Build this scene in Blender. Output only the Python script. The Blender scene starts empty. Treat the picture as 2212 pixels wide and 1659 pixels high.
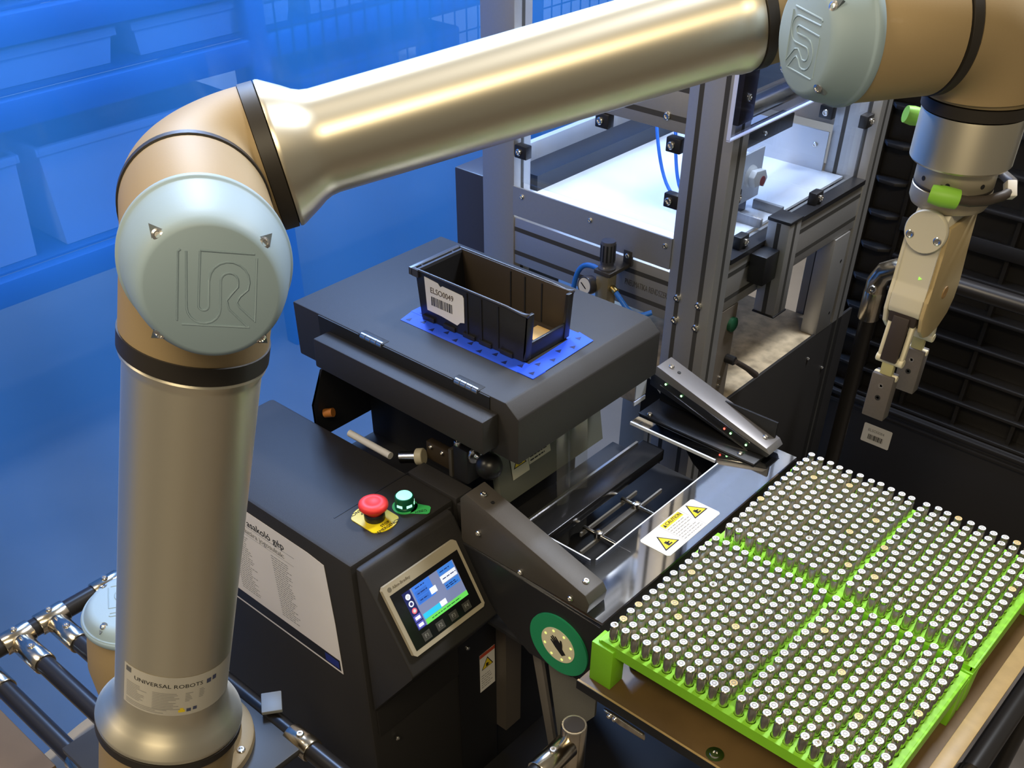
import bpy, bmesh, math, random
from mathutils import Vector, Matrix
random.seed(7)
V = Vector
PI = math.pi
SC = bpy.context.scene
COL = SC.collection

# ------------------------------------------------------------------ camera
# phone camera about 1.7 m above the floor; world x / y follow the machine's edges
F_PX, CX, CY, PITCH, ROLL, CZ, YAW = 2200.0, 1106.0, 1240.0, 0.7253, 0.003, 1.70, -0.7213
def cam_axes():
    A = V((math.cos(YAW), math.sin(YAW), 0)); B = V((-A.y, A.x, 0))
    def w(v): return V((v.dot(A), v.dot(B), v.z))
    f = V((0, math.cos(PITCH), -math.sin(PITCH))); r0 = V((1, 0, 0)); u0 = r0.cross(f)
    r = math.cos(ROLL) * r0 + math.sin(ROLL) * u0
    u = -math.sin(ROLL) * r0 + math.cos(ROLL) * u0
    return w(f), w(r), w(u)
CF, CR, CU = cam_axes()
cam = bpy.data.cameras.new('camera'); cam_o = bpy.data.objects.new('camera', cam); COL.objects.link(cam_o)
cam.sensor_fit = 'HORIZONTAL'; cam.sensor_width = 36.0; cam.lens = 36.0 * F_PX / 2212.0
cam.shift_y = (CY - 829.5) / 2212.0; cam.shift_x = 0.0
cam.clip_start = 0.02; cam.clip_end = 60
m = Matrix((CR, CU, -CF)).transposed().to_4x4(); m.translation = V((0, 0, CZ)); cam_o.matrix_world = m
SC.camera = cam_o
def at(px, py, x=None, y=None, z=None):
    """the point where a line of sight meets the plane x=, y= or z= it lies on"""
    d = CF + CR * ((px - CX) / F_PX) - CU * ((py - CY) / F_PX)
    if x is not None: t = x / d.x
    elif y is not None: t = y / d.y
    else: t = (z - CZ) / d.z
    return V((0, 0, CZ)) + d * t

# ------------------------------------------------------------------ world, lights, exposure
vs = SC.view_settings
vs.view_transform = 'Standard'; vs.look = 'None'; vs.gamma = 1.0; vs.use_curve_mapping = False
vs.exposure = 0.0
wd = bpy.data.worlds.new('room_air'); SC.world = wd; wd.use_nodes = True
wd.node_tree.nodes['Background'].inputs[0].default_value = (1.0, 0.90, 0.73, 1)
wd.node_tree.nodes['Background'].inputs[1].default_value = 0.165
def area(name, loc, target, sx, sy, power, col):
    l = bpy.data.lights.new(name, 'AREA'); l.shape = 'RECTANGLE'; l.size = sx; l.size_y = sy; l.energy = power; l.color = col
    o = bpy.data.objects.new(name, l); COL.objects.link(o); o.location = loc
    o.rotation_euler = (V(target) - V(loc)).to_track_quat('-Z', 'Y').to_euler()
    return o
area('ceiling_lamp_cool', (-0.30, 1.95, 2.75), (-0.75, 0.9, 0.9), 0.34, 0.24, 46, (0.90, 0.935, 1.0))
area('ceiling_lamp_warm', (0.55, -0.75, 2.9), (-0.5, 0.9, 0.9), 1.3, 0.35, 36, (1.0, 0.83, 0.55))
area('ceiling_lamp_warm_side', (-1.6, -0.7, 2.9), (-0.9, 0.9, 0.9), 0.3, 1.3, 32, (1.0, 0.84, 0.60))
area('ceiling_lamp_far', (-2.6, 1.8, 2.9), (-2.0, 1.4, 0.9), 0.4, 1.6, 200, (0.92, 0.96, 1.0))

# ------------------------------------------------------------------ materials
MATS = {}
def mat(name, col, rough=0.5, metal=0.0, noise=0.0, nscale=40.0, bump=0.0, bscale=400.0, coat=0.0, spec=0.5, emit=None, es=1.0, trans=0.0, alpha=1.0, stretch=None, ior=1.45):
    if name in MATS: return MATS[name]
    m = bpy.data.materials.new(name); m.use_nodes = True; nt = m.node_tree; b = nt.nodes['Principled BSDF']
    c4 = (col[0], col[1], col[2], 1)
    b.inputs['Base Color'].default_value = c4; b.inputs['Roughness'].default_value = rough; b.inputs['Metallic'].default_value = metal
    b.inputs['Specular IOR Level'].default_value = spec; b.inputs['Coat Weight'].default_value = coat
    b.inputs['Transmission Weight'].default_value = trans; b.inputs['Alpha'].default_value = alpha; b.inputs['IOR'].default_value = ior
    if emit: b.inputs['Emission Color'].default_value = (*emit, 1); b.inputs['Emission Strength'].default_value = es
    if noise or bump:
        tc = nt.nodes.new('ShaderNodeTexCoord'); mp = nt.nodes.new('ShaderNodeMapping')
        nt.links.new(tc.outputs['Object'], mp.inputs[0])
        if stretch: mp.inputs['Scale'].default_value = stretch
    if noise:
        n = nt.nodes.new('ShaderNodeTexNoise'); n.inputs['Scale'].default_value = nscale; n.inputs['Detail'].default_value = 5
        r = nt.nodes.new('ShaderNodeMapRange'); r.inputs[3].default_value = 1 - noise; r.inputs[4].default_value = 1 + noise
        x = nt.nodes.new('ShaderNodeMix'); x.data_type = 'RGBA'; x.blend_type = 'MULTIPLY'; x.inputs[0].default_value = 1
        nt.links.new(mp.outputs[0], n.inputs['Vector']); nt.links.new(n.outputs[0], r.inputs[0])
        x.inputs[6].default_value = c4; nt.links.new(r.outputs[0], x.inputs[7]); nt.links.new(x.outputs[2], b.inputs['Base Color'])
    if bump:
        n2 = nt.nodes.new('ShaderNodeTexNoise'); n2.inputs['Scale'].default_value = bscale; n2.inputs['Detail'].default_value = 2
        bp = nt.nodes.new('ShaderNodeBump'); bp.inputs['Strength'].default_value = bump; bp.inputs['Distance'].default_value = 0.001
        nt.links.new(mp.outputs[0], n2.inputs['Vector']); nt.links.new(n2.outputs[0], bp.inputs['Height']); nt.links.new(bp.outputs[0], b.inputs['Normal'])
    MATS[name] = m
    return m
def emis(name, col, s):
    return mat(name, (col[0] * .3, col[1] * .3, col[2] * .3), 0.4, emit=col, es=s)
def glass(name, tint, transp, gloss=0.12, rough=0.03, diffuse=None, graze=0.6):
    """thin sheet: see-through with a tint, plus a mirror-like surface"""
    if name in MATS: return MATS[name]
    m = bpy.data.materials.new(name); m.use_nodes = True; nt = m.node_tree
    for n in list(nt.nodes):
        if n.type == 'BSDF_PRINCIPLED': nt.nodes.remove(n)
    out = [n for n in nt.nodes if n.type == 'OUTPUT_MATERIAL'][0]
    t = nt.nodes.new('ShaderNodeBsdfTransparent'); t.inputs[0].default_value = (*tint, 1)
    g = nt.nodes.new('ShaderNodeBsdfGlossy'); g.inputs['Roughness'].default_value = rough
    fr = nt.nodes.new('ShaderNodeLayerWeight'); fr.inputs[0].default_value = 0.5
    pw = nt.nodes.new('ShaderNodeMath'); pw.operation = 'POWER'; pw.inputs[1].default_value = 5.0
    ad = nt.nodes.new('ShaderNodeMath'); ad.operation = 'MULTIPLY_ADD'; ad.inputs[1].default_value = graze; ad.inputs[2].default_value = gloss; ad.use_clamp = True
    nt.links.new(fr.outputs['Facing'], pw.inputs[0]); nt.links.new(pw.outputs[0], ad.inputs[0])
    mx = nt.nodes.new('ShaderNodeMixShader'); nt.links.new(ad.outputs[0], mx.inputs[0])
    src = t
    if diffuse:
        d = nt.nodes.new('ShaderNodeBsdfDiffuse'); d.inputs[0].default_value = (*diffuse, 1)
        tl = nt.nodes.new('ShaderNodeBsdfTranslucent'); tl.inputs[0].default_value = (*diffuse, 1)
        m2 = nt.nodes.new('ShaderNodeMixShader'); m2.inputs[0].default_value = 0.5
        nt.links.new(d.outputs[0], m2.inputs[1]); nt.links.new(tl.outputs[0], m2.inputs[2])
        m1 = nt.nodes.new('ShaderNodeMixShader'); m1.inputs[0].default_value = 1 - transp
        nt.links.new(t.outputs[0], m1.inputs[1]); nt.links.new(m2.outputs[0], m1.inputs[2]); src = m1
    nt.links.new(src.outputs[0], mx.inputs[1]); nt.links.new(g.outputs[0], mx.inputs[2]); nt.links.new(mx.outputs[0], out.inputs[0])
    MATS[name] = m
    return m

M_BLACK = mat('black_powder_coat', (0.026, 0.0240, 0.0230), 0.55, spec=0.38, noise=0.10, nscale=900, bump=0.25, bscale=1400)
M_BLACK_S = mat('black_satin_plastic', (0.014, 0.014, 0.016), 0.38, bump=0.08, bscale=600)
M_BLACK_M = mat('black_matte', (0.012, 0.012, 0.014), 0.7)
M_TUBE = mat('brushed_aluminium_tube', (0.80, 0.735, 0.58), 0.40, 1.0)
_nt = M_TUBE.node_tree; _b = _nt.nodes['Principled BSDF']; _tg = _nt.nodes.new('ShaderNodeTangent'); _tg.direction_type = 'RADIAL'; _tg.axis = 'Z'
_nt.links.new(_tg.outputs[0], _b.inputs['Tangent']); _b.inputs['Anisotropic'].default_value = 0.6; _b.inputs['Anisotropic Rotation'].default_value = 0.25
M_HOUSE = mat('champagne_cast_housing', (0.32, 0.235, 0.125), 0.60, 0.15, spec=0.35, noise=0.03, nscale=500, bump=0.04, bscale=900)
M_LID = mat('pale_blue_plastic_lid', (0.265, 0.355, 0.41), 0.55, bump=0.03, bscale=900)
M_RING = mat('dark_brown_rubber_ring', (0.022, 0.018, 0.014), 0.5)
M_STEEL = mat('bright_steel', (0.72, 0.70, 0.67), 0.22, 1.0)
M_CHROME = mat('chrome_plated_joint', (0.66, 0.59, 0.47), 0.20, 1.0, noise=0.12, nscale=120)
M_PROF = mat('anodised_profile', (0.46, 0.455, 0.45), 0.46, 0.75, noise=0.04, nscale=200)
M_PROF_D = mat('profile_slot_dark', (0.05, 0.048, 0.044), 0.6, 0.2)
M_SHEET = mat('galvanised_sheet', (0.62, 0.64, 0.68), 0.42, 0.45, noise=0.08, nscale=25)
M_PIPE = mat('black_coated_pipe', (0.018, 0.016, 0.015), 0.30)
M_GREEN = mat('bright_green_print', (0.235, 0.60, 0.022), 0.48, noise=0.05, nscale=90)
M_WHITE = mat('white_label', (0.78, 0.76, 0.72), 0.5)
M_PAPER = mat('white_paper', (0.80, 0.76, 0.73), 0.6, noise=0.03, nscale=15)
M_INK = mat('black_ink', (0.01, 0.01, 0.011), 0.6)
M_GREYINK = mat('grey_print', (0.30, 0.29, 0.28), 0.6)
M_YELLOW = mat('warning_yellow', (0.80, 0.60, 0.02), 0.45)
M_RED = mat('red_mushroom', (0.78, 0.035, 0.028), 0.5)
M_REDP = mat('red_print', (0.50, 0.07, 0.03), 0.5)
M_WOOD = mat('film_faced_plywood', (0.135, 0.080, 0.030), 0.40, noise=0.45, nscale=14, bump=0.1, bscale=120)
M_WOODE = mat('lit_wood_edge', (0.48, 0.33, 0.14), 0.42, noise=0.2, nscale=60)  # paler than the board: light on its edge put into the colour
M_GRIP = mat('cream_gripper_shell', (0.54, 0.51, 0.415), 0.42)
M_GRIPS = mat('shaded_gripper_side', (0.40, 0.31, 0.165), 0.5, noise=0.06, nscale=90)  # darker copy of the cream: warm shade of the right side, in colour

# ------------------------------------------------------------------ mesh helpers
class G:
    """collects shapes for one mesh object"""
    def __init__(s): s.bm = bmesh.new(); s.mi = 0
    def _mark(s, faces):
        for f in faces: f.material_index = s.mi
    def obox(s, c, ax, ay, az, hx, hy, hz, bev=0.0, seg=2):
        bm = s.bm; c = V(c); ax = V(ax).normalized(); ay = V(ay).normalized(); az = V(az).normalized()
        vs = [bm.verts.new(c + ax * (hx * i) + ay * (hy * j) + az * (hz * k)) for i in (-1, 1) for j in (-1, 1) for k in (-1, 1)]
        q = [(0, 1, 3, 2), (4, 6, 7, 5), (0, 4, 5, 1), (2, 3, 7, 6), (0, 2, 6, 4), (1, 5, 7, 3)]
        fs = [bm.faces.new([vs[i] for i in f]) for f in q]; s._mark(fs)
        if bev > 0:
            es = list({e for f in fs for e in f.edges})
            r = bmesh.ops.bevel(bm, geom=es, offset=bev, segments=seg, affect='EDGES', profile=0.5); s._mark(r['faces'])
        return s
    def box(s, x0, x1, y0, y1, z0, z1, bev=0.0, seg=2):
        return s.obox(((x0 + x1) / 2, (y0 + y1) / 2, (z0 + z1) / 2), (1, 0, 0), (0, 1, 0), (0, 0, 1), abs(x1 - x0) / 2, abs(y1 - y0) / 2, abs(z1 - z0) / 2, bev, seg)
    def lathe(s, o, axis, prof, seg=48, ref=None):
        """prof: (radius, height along axis); closes the ends when the radius is 0"""
        bm = s.bm; o = V(o); n = V(axis).normalized(); a = V(ref) if ref else (V((0, 0, 1)) if abs(n.z) < 0.9 else V((1, 0, 0)))
        a = (a - n * a.dot(n)).normalized(); b = n.cross(a); rings = []
        for (r, h) in prof:
            if r < 1e-6: rings.append([bm.verts.new(o + n * h)])
            else: rings.append([bm.verts.new(o + n * h + (a * math.cos(2 * PI * i / seg) + b * math.sin(2 * PI * i / seg)) * r) for i in range(seg)])
        fs = []
        for p, q in zip(rings[:-1], rings[1:]):
            for i in range(seg):
                j = (i + 1) % seg
                if len(p) == 1 and len(q) == 1: continue
                if len(p) == 1: fs.append(bm.faces.new((p[0], q[j], q[i])))
                elif len(q) == 1: fs.append(bm.faces.new((p[i], p[j], q[0])))
                else: fs.append(bm.faces.new((p[i], p[j], q[j], q[i])))
        s._mark(fs); return s
    def cyl(s, p0, p1, r0, r1=None, seg=24, bev=0.0):
        p0 = V(p0); p1 = V(p1); r1 = r0 if r1 is None else r1; L = (p1 - p0).length
        pr = [(0, 0), (r0 - bev, 0)] + ([(r0, bev)] if bev else []) + ([(r1, L - bev)] if bev else [(r0, 0)][:0]) + [(r1 - bev, L), (0, L)]
        if not bev: pr = [(0, 0), (r0, 0), (r1, L), (0, L)]
        return s.lathe(p0, p1 - p0, pr, seg)
    def sweep(s, pts, r, seg=12, cap=True, radii=None):
        bm = s.bm; pts = [V(p) for p in pts]; n = len(pts); prev = None; rings = []
        for i, p in enumerate(pts):
            t = (pts[min(i + 1, n - 1)] - pts[max(i - 1, 0)]).normalized()
            if prev is None:
                a = V((0, 0, 1)) if abs(t.z) < 0.9 else V((1, 0, 0))
            else: a = prev
            a = (a - t * a.dot(t)).normalized(); prev = a; b = t.cross(a); rr = radii[i] if radii else r
            rings.append([bm.verts.new(p + (a * math.cos(2 * PI * k / seg) + b * math.sin(2 * PI * k / seg)) * rr) for k in range(seg)])
        fs = []
        for p, q in zip(rings[:-1], rings[1:]):
            for k in range(seg):
                l = (k + 1) % seg; fs.append(bm.faces.new((p[k], p[l], q[l], q[k])))
        if cap:
            fs.append(bm.faces.new(rings[0][::-1])); fs.append(bm.faces.new(rings[-1]))
        s._mark(fs); return s
    def prism(s, poly, d, bev=0.0):
        """poly: 3-D outline, d: extrusion vector"""
        bm = s.bm; d = V(d); a = [bm.verts.new(V(p)) for p in poly]; b = [bm.verts.new(V(p) + d) for p in poly]; n = len(a)
        fs = [bm.faces.new(a), bm.faces.new(b[::-1])]
        for i in range(n):
            j = (i + 1) % n; fs.append(bm.faces.new((a[j], a[i], b[i], b[j])))
        s._mark(fs)
        if bev > 0:
            es = list({e for f in fs for e in f.edges})
            r = bmesh.ops.bevel(bm, geom=es, offset=bev, segments=2, affect='EDGES', profile=0.5); s._mark(r['faces'])
        return s
    def sphere(s, c, r, u=28, v=16, squash=None):
        prof = [(r * math.sin(PI * i / v), -r * math.cos(PI * i / v)) for i in range(v + 1)]; prof[0] = (0, -r); prof[-1] = (0, r)
        return s.lathe(c, (0, 0, 1), prof, u)
    def done(s, name, mats, parent=None, smooth=40):
        bm = s.bm; bmesh.ops.recalc_face_normals(bm, faces=bm.faces[:])
        me = bpy.data.meshes.new(name); bm.to_mesh(me); bm.free()
        for m_ in (mats if isinstance(mats, (list, tuple)) else [mats]): me.materials.append(m_)
        if smooth:
            for p in me.polygons: p.use_smooth = True
            me.set_sharp_from_angle(angle=math.radians(smooth))
        o = bpy.data.objects.new(name, me); COL.objects.link(o)
        if parent: adopt(o, parent)
        return o
def turned(name, o, axis, prof, m_, parent, seg=96, smooth=60):
    """lathed part whose own z axis is the turning axis, so that brushing follows it"""
    g = G(); g.lathe((0, 0, 0), (0, 0, 1), prof, seg); ob = g.done(name, m_, None, smooth)
    ob.rotation_euler = V(axis).normalized().to_track_quat('Z', 'Y').to_euler(); ob.location = V(o)
    adopt(ob, parent); return ob
def root_of(o):
    p = V((0, 0, 0))
    while o: p = p + o.location; o = o.parent
    return p
def adopt(o, parent):
    """meshes are modelled in room coordinates; thing roots only carry a location"""
    o.parent = parent
    o.location = o.location - root_of(parent)
def thing(name, label, cat, loc, group=None):
    o = bpy.data.objects.new(name, None); COL.objects.link(o); o.location = loc; o.empty_display_size = 0.03
    return tag(o, label, cat, group)
def tag(o, label=None, cat=None, group=None, kind=None):
    if label: o['label'] = label
    if cat: o['category'] = cat
    if group: o['group'] = group
    if kind: o['kind'] = kind
    return o
def lab(o, label): o['label'] = label; return o
def text(s, size, org, xa, ya, m_, parent, name='lettering', thick=0.0002, align='LEFT', squeeze=1.0, shear=0.0, lines=1.0):
    cu = bpy.data.curves.new('t', 'FONT'); cu.body = s; cu.size = size; cu.align_x = align; cu.align_y = 'CENTER'; cu.extrude = thick; cu.shear = shear; cu.space_line = lines
    cu.resolution_u = 3
    to = bpy.data.objects.new('t', cu); COL.objects.link(to)
    me = bpy.data.meshes.new_from_object(to.evaluated_get(bpy.context.evaluated_depsgraph_get()))
    bpy.data.objects.remove(to); bpy.data.curves.remove(cu)
    xa = V(xa).normalized(); ya = V(ya).normalized(); za = xa.cross(ya); org = V(org)
    for v in me.vertices:
        c = v.co.copy(); v.co = org + xa * (c.x * squeeze) + ya * c.y + za * (c.z + thick)
    me.name = name; me.materials.clear(); me.materials.append(m_)
    o = bpy.data.objects.new(name, me); COL.objects.link(o)
    if parent: adopt(o, parent)
    return o
class Face:
    """a flat face with its own 2-D coordinates in metres, for prints, labels and screens"""
    def __init__(s, org, xa, ya):
        s.o = V(org); s.x = V(xa).normalized(); s.y = V(ya).normalized(); s.n = s.x.cross(s.y)
    def p(s, u, v, h=0.0): return s.o + s.x * u + s.y * v + s.n * h
    def quad(s, g, u0, u1, v0, v1, h=0.0, t=0.0004):
        g.prism([s.p(u0, v0, h), s.p(u1, v0, h), s.p(u1, v1, h), s.p(u0, v1, h)], s.n * t); return g
    def poly(s, g, pts, h=0.0, t=0.0004):
        g.prism([s.p(u, v, h) for u, v in pts], s.n * t); return g
    def disc(s, g, u, v, r, h=0.0, t=0.0004, seg=32):
        return s.poly(g, [(u + r * math.cos(2 * PI * i / seg), v + r * math.sin(2 * PI * i / seg)) for i in range(seg)], h, t)
def warning_triangle(fc, u, v, w, h, parent, rot=0.0):
    def tri(k): return [(u + k * w * math.cos(rot + PI / 2 + i * 2 * PI / 3), v + k * w * math.sin(rot + PI / 2 + i * 2 * PI / 3)) for i in range(3)]
    g = G(); fc.poly(g, tri(0.62), h, 0.0002); fc_o = g.done('triangle_border', M_INK, parent, 0)
    g = G(); fc.poly(g, tri(0.50), h + 0.0002, 0.0002); g.done('triangle_sign', M_YELLOW, parent, 0)
    g = G()
    c, s_ = math.cos(rot), math.sin(rot)
    for (a, b, cc, d) in ((-.14, -.20, .02, .10), (-.05, -.06, .14, .02), (.02, -.20, .16, -.12)):
        pts = [(a, b), (cc, b), (cc, d), (a, d)]
        fc.poly(g, [(u + w * (p * c - q * s_), v + w * (p * s_ + q * c)) for p, q in pts], h + 0.0004, 0.0002)
    g.done('triangle_symbol', M_INK, parent, 0)
def barcode(fc, u0, u1, v0, v1, h, parent, seed):
    rn = random.Random(seed); g = G(); u = u0
    while u < u1 - 0.001:
        w = rn.choice((0.0006, 0.0009, 0.0014, 0.0020)); fc.quad(g, u, min(u + w, u1), v0, v1, h, 0.0002); u += w + rn.choice((0.0007, 0.001, 0.0015))
    return g.done('barcode', M_INK, parent, 0)
def print_lines(fc, u0, u1, vs_, th, h, parent, seed=1, m_=None, name='printed_lines'):
    rn = random.Random(seed); g = G()
    for v in vs_:
        u = u0; end = u1 - (u1 - u0) * rn.uniform(0, 0.35)
        while u < end:
            w = rn.uniform(0.003, 0.008); fc.quad(g, u, min(u + w, end), v - th / 2, v + th / 2, h, 0.0002); u += w + 0.0014
    return g.done(name, m_ or M_GREYINK, parent, 0)
def bolt(parent, c, n, r=0.004, name='bolt', h=0.003, m_=None):
    g = G(); g.lathe(V(c), n, [(0, 0), (r, 0), (r, h * 0.55), (r * 0.75, h), (r * 0.5, h), (r * 0.42, h * 0.45), (0, h * 0.45)], 14)
    return g.done(name, m_ or M_STEEL, parent, 30)
# ------------------------------------------------------------------ robot arm
e = V((0.854, -0.521, 0)).normalized(); h = V((0.521, 0.854, 0)).normalized(); ZU = V((0, 0, 1))
ua = V((-0.131, -0.215, -0.968)).normalized(); fa = V((0.513, 0.840, 0.178)).normalized()
EO = V((-0.651, 0.393, 1.378)); EF = EO - e * 0.144
E_ = V((-0.6915, 0.4205, 1.378))      # upper-arm axis meets the elbow axis here
LU, LF = 0.640, 0.5716
SH = E_ + ua * LU; W_ = EF + fa * LF
RE = 0.0600
robot = thing('industrial_robot', 'silver and champagne six-axis robot arm with pale blue joint lids reaching across the picture', 'robot', (SH.x, SH.y, 0.60))
def ring(c, n, r, w, name='joint_ring'):
    g = G(); g.lathe(V(c) - V(n) * w / 2, n, [(r - 0.004, 0), (r, 0.0012), (r, w - 0.0012), (r - 0.004, w)], 64)
    return g.done(name, M_RING, robot)
def bend(c, d1, d2, rb, r, pre=0.0, post=0.0, n=16):
    """pipe elbow: runs along d1 into the corner point c and leaves along d2"""
    c = V(c); d1 = V(d1).normalized(); d2 = V(d2).normalized(); pts = []
    if pre: pts.append(c - d1 * (rb + pre))
    for i in range(n + 1):
        t = PI / 2 * i / n
        pts.append(c - d1 * rb * (1 - math.sin(t)) + d2 * rb * (1 - math.cos(t)))
    if post: pts.append(c + d2 * (rb + post))
    return pts
def lid(c, n, up, r, name='joint_lid', thick=0.026):
    """domed cap with a flat face, a stepped rim, four screw pockets painted in shade and the raised square emblem"""
    c = V(c); n = V(n).normalized(); up = (V(up) - n * V(up).dot(n)).normalized(); rt = up.cross(n)
    g = G()
    T_ = thick
    g.lathe(c, n, [(r * 0.985, -0.004), (r, -0.002), (r, 0.0022), (r * 0.987, 0.0036), (r * 0.972, 0.0040), (r * 0.965, 0.0052), (r * 0.935, T_ * 0.30),
                   (r * 0.895, T_ * 0.55), (r * 0.845, T_ * 0.77), (r * 0.80, T_ * 0.90), (r * 0.755, T_ * 0.97), (r * 0.71, T_), (0, T_)], 96, ref=up)
    L = g.done(name, M_LID, robot, 50)
    for a in (45, 135, 225, 315):
        a = math.radians(a); q = rt * math.cos(a) + up * math.sin(a); sn_ = (n * 0.86 + q * 0.51).normalized(); tn = sn_.cross(q).normalized(); rad = tn.cross(sn_)
        pc = c + q * r * 0.785 + n * (thick * 0.925) - sn_ * 0.0012; g = G(); poly = []
        for i in range(13):
            t = PI * 0.5 + PI * i / 12; poly.append(pc + (rad * math.cos(t) + tn * math.sin(t)) * r * 0.085)
        poly.append(pc + rad * r * 0.150)
        g.prism([p_ - sn_ * 0.0030 for p_ in poly], sn_ * 0.0036); g.done('screw_pocket', mat('shaded_lid_pocket', (0.10, 0.125, 0.145), 0.6), L, 30)  # flat teardrop, the pocket's shade put into a darker lid colour
        g = G(); g.lathe(pc + sn_ * 0.0004, sn_, [(0.0040, 0), (0.0038, 0.0012), (0.0022, 0.0018), (0.0018, 0.0008), (0, 0.0008)], 16); g.done('lid_screw', M_STEEL, L, 30)
    S_ = r * 0.84; lf = Face(c + n * thick - rt * S_ * 0.44 - up * S_ * 0.47, rt, up)
    def line(pts): 
        gg.sweep([lf.p(u * S_, v * S_, 0.0) for u, v in pts], 0.00075, 6)
    gg = G()
    def arc(cx, cy, rr, a0, a1, k=9): return [(cx + rr * math.cos(math.radians(a0 + (a1 - a0) * i / k)), cy + rr * math.sin(math.radians(a0 + (a1 - a0) * i / k))) for i in range(k + 1)]
    line([(0.05, 1.0), (0.02, 0.97), (0.0, 0.05)]); line([(0.06, 0.0), (0.93, 0.0)]); line([(1.0, 0.95), (1.0, 0.08)]); line([(0.29, 1.0), (0.97, 1.0)])
    line([(0.12, 0.98)] + arc(0.335, 0.24, 0.215, 180, 360) + arc(0.70, 0.60, 0.15, 180, 0)[0:0] + [(0.55, 0.62)] + arc(0.66, 0.62, 0.11, 180, 0) + [(0.77, 0.55), (0.70, 0.46), (0.63, 0.36), (0.66, 0.24), (0.90, 0.01)])
    line([(0.29, 0.99)] + arc(0.335, 0.27, 0.065, 180, 360) + [(0.40, 0.62)] + arc(0.66, 0.62, 0.255, 180, 0) + [(0.90, 0.52), (0.80, 0.42), (0.76, 0.34), (0.80, 0.27), (0.99, 0.10)])
    gg.done('raised_emblem', M_LID, L, 60)
    return L
# -- base and shoulder
BZ = 0.640
J1 = SH - e * 0.150
g = G(); g.lathe((J1.x, J1.y, BZ - 0.02), ZU, [(0, 0), (0.092, 0), (0.095, 0.003), (0.095, 0.013), (0.092, 0.016), (0.080, 0.018), (0.078, 0.060), (0.074, 0.075), (0, 0.075)], 64)
o = g.done('base_foot', M_HOUSE, robot)
for k in range(4):
    a = k * PI / 2 + 0.5; bolt(o, (J1.x + 0.086 * math.cos(a), J1.y + 0.086 * math.sin(a), BZ - 0.004), ZU, 0.006, 'foot_bolt')
ring((J1.x, J1.y, BZ + 0.060), ZU, 0.076, 0.012)
g = G(); g.lathe((J1.x, J1.y, BZ + 0.066), ZU, [(0.074, 0), (0.074, 0.10), (0.066, 0.135), (0.060, 0.150), (0.058, 0.165), (0, 0.166)], 64)
g.lathe(J1, e, [(0, 0), (0.070, 0.0), (0.070, 0.080), (0, 0.081)], 64)
g.done('shoulder_housing', M_HOUSE, robot)
L0 = lid((J1.x, J1.y, BZ + 0.232), ZU, -h, 0.064, 'shoulder_lid', 0.018)
ring(SH - e * 0.066, e, 0.072, 0.010)
g = G(); g.lathe(SH, e, [(0.070, -0.061), (0.070, 0.060), (0.068, 0.066), (0, 0.067)], 64)
g.cyl(SH, SH - ua * 0.078, 0.072, seg=64)
g.done('upper_arm_lower_housing', M_HOUSE, robot)
lid(SH + e * 0.066, e, ZU, 0.073, 'upper_arm_lid')
ring(SH - ua * 0.086, ua, 0.0765, 0.013)
# -- upper arm
UR_ = 0.0571
tube_u = turned('upper_arm_tube', SH, -ua, [(0.070, 0.0925), (0.0762, 0.0940), (0.0765, 0.0965), (0.0760, 0.0990), (0.0672, 0.1130), (0.0610, 0.1215), (UR_ + 0.0012, 0.1290), (UR_, 0.1360),
                           (UR_, LU - 0.122), (UR_ + 0.0008, LU - 0.118), (UR_ + 0.0030, LU - 0.1145), (UR_ + 0.0038, LU - 0.1115), (UR_ + 0.003, LU - 0.1095), (0.045, LU - 0.109)], M_TUBE, robot, 96, 28)
ring(E_ + ua * 0.1005, ua, 0.0618, 0.0180)
# rating sticker wrapped round the foot of the tube
def on_tube(theta, hh, rr):
    n0 = e; n1 = ua.cross(e)
    return SH - ua * hh + (n0 * math.cos(theta) + n1 * math.sin(theta)) * rr
TH0 = 0.0
def wrap(name, a0, a1, h0, h1, lift, m_, parent, n=18):
    bm = bmesh.new(); rows = [[bm.verts.new(on_tube(a0 + (a1 - a0) * i / n, hh, UR_ + lift)) for i in range(n + 1)] for hh in (h0, h1)]
    for i in range(n): bm.faces.new((rows[0][i], rows[0][i + 1], rows[1][i + 1], rows[1][i]))
    g = G(); g.bm.free(); g.bm = bm
    return g.done(name, m_, parent, 60)
def th_of(px, py):
    best = None
    for i in range(-180, 180):
        t = math.radians(i); q = on_tube(t, 0.17, UR_); d = q - V((0, 0, CZ)); z = d.dot(CF)
        x = CX + F_PX * d.dot(CR) / z; n = (e * math.cos(t) + ua.cross(e) * math.sin(t))
        if n.dot(-d) > 0 and (best is None or abs(x - px) < best[0]): best = (abs(x - px), t)
    return best[1]
T_L, T_R = th_of(269, 0), th_of(492, 0)
st = wrap('rating_sticker', T_L, T_R, 0.148, 0.202, 0.0004, mat('silver_sticker', (0.60, 0.57, 0.50), 0.38, 0.25), robot)
lab(st, 'pale rating sticker with small print')
def wtext(s, size, tc, hc, m_, squeeze=1.0):
    """lettering bent round the tube"""
    cu = bpy.data.curves.new('t', 'FONT'); cu.body = s; cu.size = size; cu.align_y = 'CENTER'; cu.resolution_u = 2
    to = bpy.data.objects.new('t', cu); COL.objects.link(to)
    me = bpy.data.meshes.new_from_object(to.evaluated_get(bpy.context.evaluated_depsgraph_get()))
    bpy.data.objects.remove(to); bpy.data.curves.remove(cu)
    sg = 1 if T_R > T_L else -1
    for v in me.vertices:
        x, y = v.co.x * squeeze, v.co.y
        v.co = on_tube(tc + sg * x / UR_, hc + y, UR_ + 0.0007)
    me.materials.clear(); me.materials.append(m_)
    o = bpy.data.objects.new('sticker_lettering', me); COL.objects.link(o); adopt(o, st); return o
SGN = 1 if T_R > T_L else -1
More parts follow.
